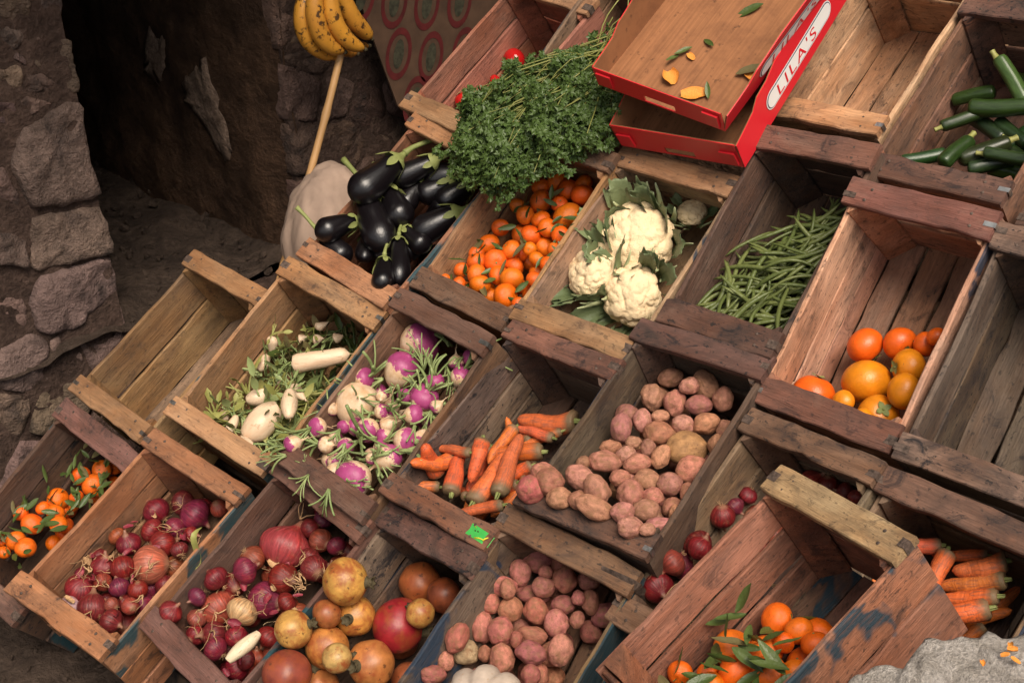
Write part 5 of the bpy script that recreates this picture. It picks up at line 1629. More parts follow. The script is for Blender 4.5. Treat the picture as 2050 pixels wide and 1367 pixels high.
rnd = random.Random('aub')
for i, cm, a, b, r, pl in longs('aub'):
    d = b - a
    ln_ = max(d.length, r * 2.6)
    a2 = a - d.normalized() * r * .35
    er = r * .60
    ang = rnd.uniform(0, 6.28)
    parts = [('calyx', CALYX[i % 2], M_CALYX, Matrix.Diagonal((.76, .76, er / ln_ * 1.35, 1))), ('stem', ASTEM[i % 2], M_CALYX, Matrix.Diagonal((.95, .95, er / ln_ * 1.7, 1)))]
    parts = [(n_, m_, mt, Matrix.Translation((.10 if False else 0, 0, .985)) @ x) for n_, m_, mt, x in parts]
    r *= 1.22
    ln_ *= 1.18
    put('aubergine', AUBS[2], M_AUB, cm @ TRS(a2, aim(d), (r, r, ln_ + r * .35)), (.0045, .0032, .0042), 'glossy black aubergine %s' % pl, 'aubergine', 'aubergines in the reddish crate', parts)
for i in range(8):
    a = Vector((rnd.uniform(-.08, .06), rnd.uniform(-.16, .08), rnd.uniform(.045, .10))); d = Vector((rnd.gauss(0, 1), rnd.gauss(0, 1), rnd.gauss(0, .2))).normalized()
    b = a + d * .10; b.x = max(-.1, min(.1, b.x)); b.y = max(-.18, min(.18, b.y)); b.z = max(.04, b.z)
    put('aubergine', AUBS[i % 3], M_AUB, CM['R3a'] @ TRS(a, aim(b - a), (.027, .027, (b - a).length)), (.0045, .0032, .0042), 'black aubergine buried under the others', 'aubergine', 'buried aubergines')

rnd = random.Random('zuc')
for i, cm, a, b, r, pl in longs('zuc'):
    d = b - a
    ln_ = max(d.length, .085)
    r *= 1.22
    put('courgette', ZUCS[i % 2], M_ZUC, cm @ TRS(a, aim(d), (r, r, ln_)), (rnd.uniform(.012, .024), rnd.uniform(.026, .050), rnd.uniform(.007, .012)) if i != 1 else (.045, .085, .02), 'dark green courgette %s' % pl, 'courgette', 'courgettes in the upper right crate',
        [('stem', ZSTEM, M_YSTALK, Matrix.Translation((0, 0, .985)) @ Matrix.Diagonal((.8, .8, r / ln_, 1)))])
for i in range(8):
    a = Vector((rnd.uniform(-.03, .10), rnd.uniform(-.17, .08), rnd.uniform(.03, .07))); d = Vector((rnd.gauss(0, 1), rnd.gauss(0, .7), 0)).normalized()
    b = a + d * .11; b.x = max(-.11, min(.115, b.x)); b.y = max(-.18, min(.18, b.y))
    put('courgette', ZUCS[i % 2], M_ZUC, CM['R4e'] @ TRS(a, aim(b - a), (.015, .015, (b - a).length)), (.022, .05, .012), 'dark green courgette buried under the others', 'courgette', 'buried courgettes')

rnd = random.Random('rad')
KIND = {0: 'long', 1: 'egg', 2: 'egg', 3: 'egg', 4: 'tap', 5: 'egg', 6: 'egg', 7: 'egg'}
for i, cm, a, b, r, pl in longs('radish'):
    d = b - a; ln_ = max(d.length, r * 2.2)
    if KIND.get(i) == 'egg': a = a - d.normalized() * r * .3; ln_ += r * .6
    parts = [('greens', GREENS[i % 3], M_YSTALK if i % 3 else M_STALK, Matrix.Diagonal((1, 1, r / ln_, 1)) @ Matrix.Scale(1.15 if r < .018 else .8, 4))]
    r *= 1.16
    if True: parts.append(('root_tail', TAILS[i % 3], M_ROOT, Matrix.Translation((0, 0, .99)) @ Matrix.Diagonal((.8, .8, -r / ln_ * .7, 1)) @ Matrix.Translation((0, 0, 1.75))))
    lab = 'white radish %s of its crate' % pl
    if i == 0: lab = 'longest white radish lying across the crate towards the blue painted side'
    if i == 1: lab = 'fattest white radish, egg shaped, near the front of its crate'
    put('white_radish', RADS[KIND.get(i, 'tap')], M_RAD, cm @ TRS(a, aim(d), (r, r * .95, ln_)), (.68, .51, .35), lab, 'radish', 'white radishes in the tan crate', parts)
for i, cm, a, b, r, pl in longs('radishlone'):
    put('white_radish', RADS['egg'], M_RAD, cm @ TRS(b, aim(a - b), (r * 1.1, r * 1.1, (a - b).length * 1.1)), (.66, .55, .38), 'single white radish lying on the red onions', 'radish', None,
        [('root_tail', TAILS[0], M_ROOT, Matrix.Translation((0, 0, 1.2)) @ Matrix.Diagonal((.6, .6, -.15, 1)) @ Matrix.Translation((0, 0, 1.75)))])
# wilting greens lying in the radish crate
cm = CM['R2b']
for i in range(64):
    p = Vector((rnd.uniform(-.115, .115), rnd.uniform(-.18, .18), 0))
    back = p.y > .05
    p.z = max(.02, .15 - .33 * (p.y + .22)) + rnd.uniform(-.005, .012)
    put('wilted_greens', GREENS[i % 3], (M_LEAFD if rnd.random() < .6 else M_LEAF) if back else (M_YSTALK if rnd.random() < .55 else M_STALK), cm @ TRS(p, aim((rnd.gauss(0, 1), rnd.gauss(0, 1), rnd.gauss(0, .3))), rnd.uniform(.020, .034)), (1, 1, 1),
        'brown wilted greens at the back of the radish crate' if back else 'wilting green stalks among the white radishes', 'greens', 'dried greens behind the radishes' if back else 'wilting greens among the radishes')

# ------------------------------------------------------------------ green beans
def bean_me(seed, bend):
    rnd = random.Random(seed)
    path = []
    for k in range(10):
        t = k / 9 - .5
        path.append((bend * (0.25 - t * t) * 1.0, .03 * math.sin(5 * t + seed), t))
    rad = [.010, .032, .040, .044, .041, .044, .042, .039, .030, .007]
    return mesh('green_bean', *tube(path, rad, 7, True, .8))
BEANS = [bean_me(1, .25), bean_me(2, .45), bean_me(3, .85), bean_me(4, -.35), bean_me(5, .1)]
rnd = random.Random('bean')
cm = CM['R3d']
NB = 280
bl = []
for i in range(NB):
    lay = i / NB
    x = rnd.uniform(-.110, .100); y = rnd.uniform(-.185, .135)
    if y > .02 and x < -.10 + (y - .02) * .9: x = rnd.uniform(-.02, .10)
    surf = .200 - .30 * (y + .20)
    surf = max(.03, surf) - .05 * max(0, (abs(x + .01) / .12)) ** 2 * (1 if x > 0 else .3)
    z = .018 + (surf - .018) * (lay ** .45) + rnd.uniform(-.004, .006)
    yaw = rnd.gauss(R(52), R(36)); pit = rnd.gauss(-.20, .16)
    d = Vector((math.cos(yaw), math.sin(yaw), math.tan(pit)))
    ln_ = rnd.uniform(.095, .14)
    hx = abs(d.normalized().x) * ln_ / 2; hy = abs(d.normalized().y) * ln_ / 2
    x = max(-.118 + hx, min(.116 - hx, x)); y = max(-.205 + hy, min(.19 - hy, y))
    z = max(.016 + abs(d.normalized().z) * ln_ / 2, z)
    bl.append((x, y, z, d, ln_, lay))
for i, (x, y, z, d, ln_, lay) in enumerate(bl):
    put('green_bean', BEANS[i % 5], M_BEAN, cm @ TRS((x, y, z), aim(d), (ln_ * .92, ln_ * .92, ln_)), (1, 1, 1),
        'slender green bean pod in the heap of beans', 'bean', 'green beans in the dark crate')

# ------------------------------------------------------------------ cauliflowers
def curd_me(seed):
    rnd = random.Random(seed)
    V, F = icosphere(6)
    A = np.array([tuple(v) for v in V])
    def seeds(n, zmin):
        pts = []
        g = math.pi * (3 - 5 ** .5)
        for i in range(n):
            z = 1 - (1 - zmin) * (i + .5) / n
            r = math.sqrt(max(0, 1 - z * z)); a = g * i + rnd.uniform(-.25, .25)
            v = Vector((r * math.cos(a), r * math.sin(a), z)) + Vector((rnd.gauss(0, .05), rnd.gauss(0, .05), rnd.gauss(0, .05)))
            pts.append(tuple(v.normalized()))
        return np.array(pts)
    def bumps(S, rad):
        out = np.zeros(len(A))
        for k in range(0, len(A), 4000):
            d = np.arccos(np.clip(A[k:k + 4000] @ S.T, -1, 1)) / rad
            out[k:k + 4000] = np.sqrt(np.clip(1 - d.min(1) ** 2, 0, 1))
        return out
    s1, s2, s3 = seeds(26, -.5), seeds(170, -.5), seeds(900, -.4)
    h = .15 * bumps(s1, .42) + .055 * bumps(s2, .165) + .018 * bumps(s3, .075)
    nz = np.array([vnoise(v, 1.1, seed) for v in V])
    rr = .80 + h + .08 * nz
    z = A[:, 2]
    B = A * rr[:, None]
    B[:, 2] = np.where(z > 0, B[:, 2] * .80, B[:, 2] * .55)
    return mesh('curd', B.tolist(), F)
CURDS = [curd_me(1.0), curd_me(5.0)]
def cleaf_me(seed):
    rnd = random.Random(seed)
    V, F = [], []
    n, m = 14, 10
    for i in range(n + 1):
        t = i / n
        w = .16 + .62 * math.sin(math.pi * min(1, t * .9 + .02)) ** .8 * (t ** .5)
        for j in range(m + 1):
            s = j / m * 2 - 1
            ruff = .17 * abs(s) ** 1.6 * math.sin(t * 15 + s * 3 + seed) + .09 * math.sin(t * 31 + s * 7 + seed * 2) * abs(s)
            up = 1.15 * math.sin(t * 1.5); out = .55 * (1 - math.cos(t * 1.6)) - .25 * t * t
            V.append(Vector((s * w * .55 * (1 + .10 * math.sin(t * 23 + seed)), out + abs(s) * -.10 + ruff * .5, up + ruff)))
    for i in range(n):
        for j in range(m):
            a = i * (m + 1) + j
            F.append((a, a + 1, a + m + 2, a + m + 1))
    return mesh('leaf', V, F)
CLEAVES = [cleaf_me(s) for s in (.3, 2.2, 4.9)]
RIB = mesh('leaf_rib', *tube([(0, -.03, .0), (0, .12, .35), (0, .30, .66), (0, .42, .95)], [.10, .075, .05, .02], 7, True, .6))
M_RIB = M_plain('pale_leaf_rib', (.44, .48, .26), .5, .15, 9)
rnd = random.Random('caul')
CLAB = ['largest cauliflower with a broad creamy head', 'small cauliflower at the left of its crate', 'cauliflower at the front with a leaf across its head', 'small cauliflower in shadow at the back of its crate', 'cauliflower buried beneath the others']
CAX = [(.35, -.25, 1), (-.25, -.1, 1), (.2, -.45, .9), (.2, .2, 1), (0, 0, 1)]
for i, cm, p, r, el, ax, pl in heap('caul'):
    root = empty('cauliflower', cm @ TRS(p, aim(CAX[i], .4 * i), r * (1.08, 1.28, 1.14, 1.2, 1.0)[i]))
    setp(root, CLAB[i], 'cauliflower', 'cauliflowers in the light tan crate')
    obj('curd', CURDS[i % 2], M_CURD, root, Matrix.Identity(4), (.84, .64, .39))
    nl = (17, 11, 13, 8, 4)[i]
    for k in range(nl):
        a = 6.28 * k / nl + rnd.uniform(-.25, .25)
        q = Matrix.Rotation(a, 4, 'Z') @ Matrix.Translation((rnd.uniform(-.1, .1), .90, -.60)) @ Matrix.Rotation(R(rnd.uniform(-16, 20) if i == 0 else rnd.uniform(-42, -6)), 4, 'X') @ Matrix.Rotation(R(rnd.uniform(-25, 25)), 4, 'Y') @ Matrix.Diagonal((rnd.uniform(.85, 1.15), rnd.uniform(.9, 1.2), rnd.uniform(1.1, 1.5), 1))
        lf = obj('leaf', CLEAVES[k % 3], M_CLEAF, root, q)
        obj('leaf_rib', RIB, M_RIB, lf, Matrix.Translation((0, .03, 0)))
# ------------------------------------------------------------------ parsley
def parsley():
    rnd = random.Random('parsley')
    root = empty('parsley_bunch', SLOPE @ Matrix.Translation((-.24, .46, .02)))
    setp(root, 'large heap of fresh green parsley draped over the crate fronts', 'parsley')
    outline = [(-.426, .353), (-.451, .432), (-.428, .488), (-.39, .548), (-.33, .602), (-.266, .649), (-.232, .696), (-.217, .738), (-.192, .657), (-.161, .614), (-.112, .579), (-.084, .539), (-.077, .485),
               (-.122, .451), (-.135, .391), (-.182, .377), (-.189, .319), (-.225, .279), (-.287, .299), (-.362, .293)]
    def inside(x, y):
        c = False
        for i in range(len(outline)):
            (x1, y1), (x2, y2) = outline[i - 1], outline[i]
            if (y1 > y) != (y2 > y) and x < (x2 - x1) * (y - y1) / (y2 - y1) + x1: c = not c
        return c
    def edge(x, y):
        d = 9
        for i in range(len(outline)):
            a, b = Vector(outline[i - 1]), Vector(outline[i]); p = Vector((x, y))
            t = max(0, min(1, (p - a).dot(b - a) / (b - a).length_squared))
            d = min(d, (p - a - (b - a) * t).length)
        return d
    def top(x, y):
        e = min(1, edge(x, y) / .11)
        return .006 + .105 * math.sqrt(max(0, 1 - (1 - e) ** 2)) * (1 + .55 * vnoise((x, y, 0), 14, 3) + .4 * vnoise((x, y, 0), 34, 5))
    # one compound leaf: three ragged leaflets
    T_V, T_F = [], []
    for a0, s in ((0, 1.0), (1.25, .75), (-1.25, .75)):
        c, sn = math.cos(a0), math.sin(a0)
        pts = [(0, .12), (.20, .30), (.42, .42), (.30, .55), (.46, .80), (.20, .74), (.06, 1.0), (-.10, .76), (-.42, .84), (-.28, .58), (-.44, .40), (-.2, .3)]
        b = len(T_V)
        T_V.append((-sn * .5 * s, c * .5 * s, .06))
        for (px_, py_) in pts:
            x, y = px_ * s, py_ * s
            T_V.append((x * c - y * sn, x * sn + y * c, .10 * math.sin(px_ * 7 + py_ * 5) - .12 * py_))
        for k in range(len(pts)):
            T_F.append((b, b + 1 + k, b + 1 + (k + 1) % len(pts)))
    TV = np.array(T_V)
    Vs, Fs = [], []
    n = 0
    off = Vector((-.24, .46, .02))
    spots = []
    while n < 2900:
        x, y = rnd.uniform(-.48, 0), rnd.uniform(.2, .76)
        if not inside(x + rnd.gauss(0, .014), y + rnd.gauss(0, .014)): continue
        h = top(x, y)
        z = h * (1 - .75 * rnd.random() ** 2.2) + rnd.uniform(-.006, .012)
        # leaves look outward and down the slope
        nrm = Vector((rnd.gauss(0, .55) + (x + .24) * 1.5, rnd.gauss(-.30, .55), rnd.gauss(.85, .45)))
        q = np.array(aim(nrm).to_matrix())
        s = rnd.uniform(.013, .026)
        A = TV @ q.T * s + np.array((x - off.x, y - off.y, z - off.z))
        b = n * len(TV)
        Vs.append(A); Fs += [(f[0] + b, f[1] + b, f[2] + b) for f in T_F]
        spots.append((x, y, z))
        n += 1
    o = obj('leaves', mesh('leaves', np.vstack(Vs).tolist(), Fs, False), M_PARS, root)
    o['kind'] = 'stuff'
    parts = []
    for i in range(190):
        x, y, z = rnd.choice(spots)
        a = Vector((-.19 + rnd.gauss(0, .035), .69 + rnd.gauss(0, .03), .03 + rnd.uniform(0, .03)))
        e = Vector((x, y, z + rnd.uniform(-.008, .012)))
        mid = a.lerp(e, .5) + Vector((rnd.gauss(0, .025), rnd.gauss(0, .025), 0))
        mid.z = max(.02, top(mid.x, mid.y) * rnd.uniform(.75, 1.08)) if inside(mid.x, mid.y) else .03
        p0 = a.lerp(e, rnd.choice((0, .0, .35, .5)))
        path = smooth_path([p0, mid.lerp(e, .4) if p0 != a else mid, e], 7)
        r = rnd.uniform(.0009, .0017)
        parts.append(tube([p - off for p in path], [r * 1.3, r * 1.2, r * 1.1, r, r, r * .8, r * .6], 4, False))
    o = obj('stems', mesh('stems', *join(*parts)), M_YSTALK, root)
    o['kind'] = 'stuff'
    # inner mass of crushed foliage so that no light leaks through the middle
    V, F = [], []
    nx = ny = 40
    idx = {}
    for i in range(nx + 1):
        for j in range(ny + 1):
            x = -.47 + .47 * i / nx; y = .22 + .52 * j / ny
            if inside(x, y) and edge(x, y) > .012:
                idx[(i, j)] = len(V)
                V.append((x - off.x, y - off.y, top(x, y) * .62 - off.z + .012 * vnoise((x, y, 1), 60)))
    for (i, j) in idx:
        if (i + 1, j) in idx and (i, j + 1) in idx and (i + 1, j + 1) in idx:
            F.append((idx[(i, j)], idx[(i + 1, j)], idx[(i + 1, j + 1)], idx[(i, j + 1)]))
    m = obj('inner_foliage', mesh('inner_foliage', V, F), M_PARS, root)
    m['kind'] = 'stuff'
    # the loose tied ends at the upper right
    parts = []
    for i in range(16):
        a = Vector((-.20 + rnd.gauss(0, .02), .70 + rnd.gauss(0, .02), .05)); d = Vector((.45 + rnd.gauss(0, .2), .8 + rnd.gauss(0, .2), .35 + rnd.gauss(0, .2))).normalized()
        e = a + d * rnd.uniform(.05, .13)
        parts.append(tube([p - off for p in smooth_path([a, a.lerp(e, .5) + Vector((rnd.gauss(0, .012), 0, .012)), e], 6)], [.0017, .0017, .0016, .0015, .0015, .0014], 5))
    obj('cut_stems', mesh('cut_stems', *join(*parts)), M_YSTALK, root)
parsley()

# ------------------------------------------------------------------ bananas on a cane
def banana_vf(pts, r, base):
    path = smooth_path([Vector(p) - base for p in pts], 18)
    rad = []
    for k in range(18):
        t = k / 17
        w = r * (math.sin(math.pi * min(1, .12 + .82 * t)) ** .55)
        if t < .12: w = r * (.42 + .58 * (t / .12)) * .8
        if t > .92: w *= 1 - .72 * ((t - .92) / .08)
        rad.append(w)
    V, F = tube(path, rad, 10)
    return V, F
BAN = [[(-1.02, .372, .498), (-1.02, .329, .432), (-1.02, .333, .363), (-1.02, .381, .313), (-1.02, .43, .293)],
       [(-.98, .361, .505), (-.98, .337, .449), (-.98, .341, .386), (-.98, .369, .34), (-.98, .414, .314)],
       [(-.97, .386, .502), (-.97, .378, .442), (-.97, .387, .39), (-.97, .425, .338), (-.97, .471, .309)],
       [(-1.0, .43, .489), (-1.0, .445, .43), (-1.0, .468, .381), (-1.0, .497, .346), (-1.0, .52, .32)],
       [(-1.03, .405, .49), (-1.03, .403, .415), (-1.03, .41, .35), (-1.03, .453, .301), (-1.03, .492, .282)],
       [(-1.035, .42, .487), (-1.035, .434, .434), (-1.035, .459, .352), (-1.035, .494, .302), (-1.03, .532, .293)]]
base = Vector((-1.0, .40, .55))
bb = empty('banana_bunch', Matrix.Translation(base))
setp(bb, 'bunch of ripe spotted bananas hanging from the cane', 'bananas')
for i, p in enumerate(BAN):
    o = obj('banana', mesh('banana', *banana_vf(p + [], .0245 if i < 4 else .021, base)), M_BAN, bb, None, (.62, .28, .035) if i < 4 else (.50, .20, .028))
    tip = Vector(p[-1]) - base; d = (Vector(p[-1]) - Vector(p[-2])).normalized()
    obj('tip', mesh('tip', *tube([tip - d * .002, tip + d * .007], [.0065, .005], 7)), M_STEMBROWN, o)
obj('stem', mesh('stem', *tube([(0, -.03, -.06), (0, 0, 0), (0.0, .03, .10), (0, .05, .2)], [.035, .022, .016, .018], 9)), M_BAN, bb, None, (.30, .18, .03))
path = []
cane0, cane1 = Vector((-1.02, .483, .413)), Vector((-.95, .070, -.300))
rad = []
for k in range(30):
    t = k / 29
    path.append(cane0.lerp(cane1, t) + Vector((.004 * math.sin(t * 5), .004 * math.sin(t * 4), 0)) - cane1)
    rad.append(.0098 * (1.18 if k % 7 == 3 else 1.0))
cn = obj('cane', mesh('cane', *tube(path, rad, 10)), M_BAMBOO, None, Matrix.Translation(cane1))
setp(cn, 'slim straight cane leaning up to the hanging bananas', 'stick')

# ------------------------------------------------------------------ cotton sack
V, F = icosphere(5)
out = []
for v in V:
    a = math.atan2(v.y, v.x)
    f = 1 + .07 * vnoise(v, 1.3, 4)
    rg = 1 - abs(vnoise((v.x * 2.2, v.y * 2.2, v.z * .7), 1.5, 8)) * 2.2
    fold = .030 * math.sin(13 * a + 4 * v.z + 5 * vnoise(v, 1.5, 2)) * (1 - abs(v.z) ** 3) + .05 * max(0, rg) ** 1.5 + .015 * max(0, 1 - abs(vnoise((v.x * 3, v.y * 3, v.z * 1.2), 1.3, 21)) * 4) - .03
    w = v * (f + fold)
    z = w.z if w.z > -.75 else -.75 + (w.z + .75) * .1
    out.append((w.x * .150, w.y * .148 * (1 - .12 * v.z), z * .20))
sk = obj('cotton_sack', mesh('cotton_sack', out, F), M_CLOTH, None, Matrix.Translation((-.885, .268, -.125)))
setp(sk, 'pale cotton sack slumped behind the aubergine crate', 'sack')

# ------------------------------------------------------------------ printed cardboard leaning on the wall
def flat_poly(pts, x, thick):
    n = len(pts)
    V = [(x, p[0], p[1]) for p in pts] + [(x - thick, p[0], p[1]) for p in pts]
    F = [tuple(range(n)), tuple(range(2 * n - 1, n - 1, -1))] + [(i, i + n, (i + 1) % n + n, (i + 1) % n) for i in range(n)]
    return V, F
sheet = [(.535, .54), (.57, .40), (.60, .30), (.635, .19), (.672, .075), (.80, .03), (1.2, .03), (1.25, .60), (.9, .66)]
M_SHEET = M_plain('shaded_brown_cardboard', (.085, .046, .027), .9, .3, 14)  # brown lowered further so the colour itself carries the shade at the wall
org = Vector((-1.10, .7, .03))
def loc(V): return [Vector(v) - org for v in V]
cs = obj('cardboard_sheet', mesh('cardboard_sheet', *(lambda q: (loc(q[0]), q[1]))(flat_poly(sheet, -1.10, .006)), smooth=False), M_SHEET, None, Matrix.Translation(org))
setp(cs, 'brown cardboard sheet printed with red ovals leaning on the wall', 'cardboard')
M_DKRED = M_plain('shaded_red_print', (.095, .010, .010), .8, .3, 22)  # red print, darkened in its colour to hold the sheet's shade
M_DKGRN = M_plain('shaded_green_print', (.045, .042, .025), .8, .5, 60)  # label print, shade put into its colour as on the sheet
def ring(cy, cz, rx, rz, tilt, x, inner):
    V, F = [], []
    n = 40
    for f in ((1.0, inner) if inner else (1.0,)):
        for k in range(n):
            a = 2 * math.pi * k / n
            yy = rx * f * math.cos(a) * (abs(math.cos(a)) ** .0); zz = rz * f * math.sin(a)
            V.append((x, cy + yy * math.cos(tilt) - zz * math.sin(tilt), cz + yy * math.sin(tilt) + zz * math.cos(tilt)))
    if inner:
        for k in range(n):
            l = (k + 1) % n
            F.append((k, l, n + l, n + k))
    else:
        F.append(tuple(range(n)))
    return loc(V), F
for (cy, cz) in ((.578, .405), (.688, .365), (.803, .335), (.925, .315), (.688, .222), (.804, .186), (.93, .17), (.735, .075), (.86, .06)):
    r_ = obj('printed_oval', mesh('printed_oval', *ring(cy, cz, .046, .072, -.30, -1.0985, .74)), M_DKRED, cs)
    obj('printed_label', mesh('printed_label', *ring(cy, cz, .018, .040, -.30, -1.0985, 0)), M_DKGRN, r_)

# ------------------------------------------------------------------ two red cardboard trays
def rim_matrix(key):
    return CM[key] @ Matrix.Translation((0, 0, CRATE_DEPTH))
def wall_strip(poly, axis, pos, thick, hole=None):
    """upright cardboard wall: outline (along, height), extruded by its thickness; faces outward along +axis sign"""
    n = len(poly)
    def P(a, h, t):
        return (pos + t, a, h) if axis == 'x' else (a, pos + t, h)
    V = [P(a, h, 0) for a, h in poly] + [P(a, h, -thick) for a, h in poly]
    F = []
    if hole:
        a0, a1, h0, h1 = hole
        b = len(V)
        V += [P(a, h, 0) for a, h in ((a0, h0), (a1, h0), (a1, h1), (a0, h1))] + [P(a, h, -thick) for a, h in ((a0, h0), (a1, h0), (a1, h1), (a0, h1))]
        for s in (0, 1):
            o_, h_ = s * n, b + 4 * s
            F += [(o_ + 0, o_ + 1, h_ + 1, h_ + 0), (o_ + 1, o_ + 2, h_ + 2, h_ + 1), (o_ + 2, o_ + 3, h_ + 3, h_ + 2), (o_ + 3, o_ + 0, h_ + 0, h_ + 3)]
        F += [(b + i, b + (i + 1) % 4, b + 4 + (i + 1) % 4, b + 4 + i) for i in range(4)]
    else:
        F = [tuple(range(n)), tuple(range(2 * n - 1, n - 1, -1))]
    F += [(i, i + n, (i + 1) % n + n, (i + 1) % n) for i in range(n)]
    return V, F

def tray(key, label, torn, splay=0.0, H=.052):
    W, L = .31, .48
    root = empty('cardboard_tray', rim_matrix(key) @ Matrix.Translation((0, 0, -H)))
    setp(root, label, 'tray', 'red printed cardboard trays')
    t = .0035
    SP = Matrix.Translation((W / 2, 0, 0)) @ Matrix.Rotation(splay, 4, 'Y') @ Matrix.Translation((-W / 2, 0, 0))
    obj('floor', mesh('floor', *box_vf(-W / 2 + t, W / 2 - t, -L / 2 + t, L / 2 - t, 0, .003), smooth=False), M_KRAFT, root)
    def wall(nm, poly, axis, pos, sgn, hole=None, mx=None):
        # printed outer sheet and plain inner liner
        obj(nm, mesh(nm, *wall_strip(poly, axis, pos, t * .5 * sgn, hole), smooth=False), M_RED, root, mx)
        obj('liner', mesh('liner', *wall_strip(poly, axis, pos - t * .55 * sgn, t * .5 * sgn, hole), smooth=False), M_KRAFT, root, mx)
    fr = [(-W / 2, 0), (W / 2, 0), (W / 2, H), (-W / 2, H)]
    wall('front_wall', fr, 'y', -L / 2, -1, (-.035, .04, .004, .020))
    wall('back_wall', fr, 'y', L / 2, 1)
    rnd = random.Random(key)
    prof = [(-L / 2, 0), (L / 2, 0), (L / 2, H * .95)]
    top = [(.20, H), (.16, H + .030), (.05, H + .042), (-.06, H + .042), (-.10, H + .030), (-.14, H + .028), (-.165, H + .012), (-.20, H + .006), (-L / 2, H)]
    prof += [(a + (rnd.uniform(-.004, .004) if torn else 0), h + (rnd.uniform(-.004, .003) if torn else 0)) for a, h in top]
    wall('side_wall', prof, 'x', W / 2, 1, None, SP)
    wall('side_wall', prof, 'x', -W / 2, -1)
    # corner lock tabs
    for sx in (-1, 1):
        V, F = box_vf(-.0022, .0022, -.018, .018, 0, .032)
        obj('corner_tab', mesh('corner_tab', V, F, False), M_RED, root, Matrix.Translation((sx * (W / 2 - .026), -L / 2 - .0026, .010)) @ Matrix.Rotation(R(90), 4, 'Z'))
    # capsule shaped white panel with navy outline and red name, on the right hand wall
    def capsule(y0, y1, z0, z1, x):
        V = []; n = 14; r = (z1 - z0) / 2; zc = (z0 + z1) / 2
        for k in range(n + 1):
            a = math.pi / 2 + math.pi * k / n; V.append((x, y0 + r + r * math.cos(a), zc + r * math.sin(a)))
        for k in range(n + 1):
            a = -math.pi / 2 + math.pi * k / n; V.append((x, y1 - r + r * math.cos(a), zc + r * math.sin(a)))
        return V, [tuple(range(len(V)))]
    x = W / 2
    obj('printed_panel', mesh('printed_panel', *capsule(-.125, .150, .026, .070, x + .0012), smooth=False), M_WHITE, root, SP)
    obj('printed_outline', mesh('printed_outline', *capsule(-.1225, .1475, .0285, .0675, x + .0018), smooth=False), M_NAVY, root, SP)
    obj('printed_ground', mesh('printed_ground', *capsule(-.1205, .1455, .0303, .0657, x + .0024), smooth=False), M_WHITE, root, SP)
    cu = bpy.data.curves.new('lettering', 'FONT')
    cu.body = "LILA'S"
    cu.size = .043; cu.space_character = 1.22
    tmp = bpy.data.objects.new('lettering_curve', cu); COL.objects.link(tmp)
    bpy.context.view_layer.update()
    me = bpy.data.meshes.new_from_object(tmp.evaluated_get(bpy.context.evaluated_depsgraph_get()))
    bpy.data.objects.remove(tmp, do_unlink=True)
    me.materials.clear()
    lm = Matrix.Translation((x + .0030, -.085, .0335)) @ Matrix(((0, 0, 1, 0), (1, 0, 0, 0), (0, 1, 0, 0), (0, 0, 0, 1)))
    obj('lettering', me, M_RED, root, SP @ lm @ Matrix.Diagonal((1.25, .92, 1, 1)))
    return root
tray('C2', 'lower red cardboard tray wedged under the other one', False, R(6), .066)
tray('C1', 'upper red cardboard tray with peel scraps and leaves inside', True, R(16), .052)
# scraps in the upper tray
rm = rim_matrix('C1') @ Matrix.Translation((0, 0, -.049))
rnd = random.Random('scraps')
for i, (x, y, s) in enumerate(((.050, -.190, .046), (-.017, -.172, .034), (.125, -.105, .028), (-.01, -.11, .020))):
    o = put('tangerine_peel', FLAKES[i % 3], M_PEEL, rm @ TRS((x, y, .004), aim((.1, .1, 1)), (s, s * .85, s * .7)), (1, 1, 1),
            ['largest curl of tangerine peel near the front of the red tray', 'torn tangerine peel at the left front of the red tray', 'scrap of tangerine peel by the right wall of the red tray', 'tiny peel scrap beside the leaves in the red tray'][i], 'peel', 'peel scraps in the red tray')
for i, (x, y, a, s, mt) in enumerate(((-.02, -.09, 2.6, .040, M_LEAF), (.02, -.072, 1.2, .036, M_LEAF), (-.035, -.115, 2.9, .034, M_LEAF), (.102, -.117, -.9, .062, M_LEAFD), (.055, .06, 2.4, .065, M_LEAF), (.085, -.19, .6, .035, M_LEAF))):
    put('citrus_leaf', LEAVES[i % 3], mt, rm @ Matrix.Translation((x, y, .007)) @ Matrix.Rotation(a, 4, 'Z') @ Matrix.Scale(s, 4), (1, 1, 1),
        ['green leaf standing among peel in the red tray', 'green leaf pointing right in the middle of the red tray', 'thin green leaf left of the peel in the red tray', 'large faded leaf near the right wall of the red tray', 'dark green leaf at the top edge of the red tray', 'green leaf under the front corner of the red tray'][i], 'leaf', 'loose leaves in the red tray')

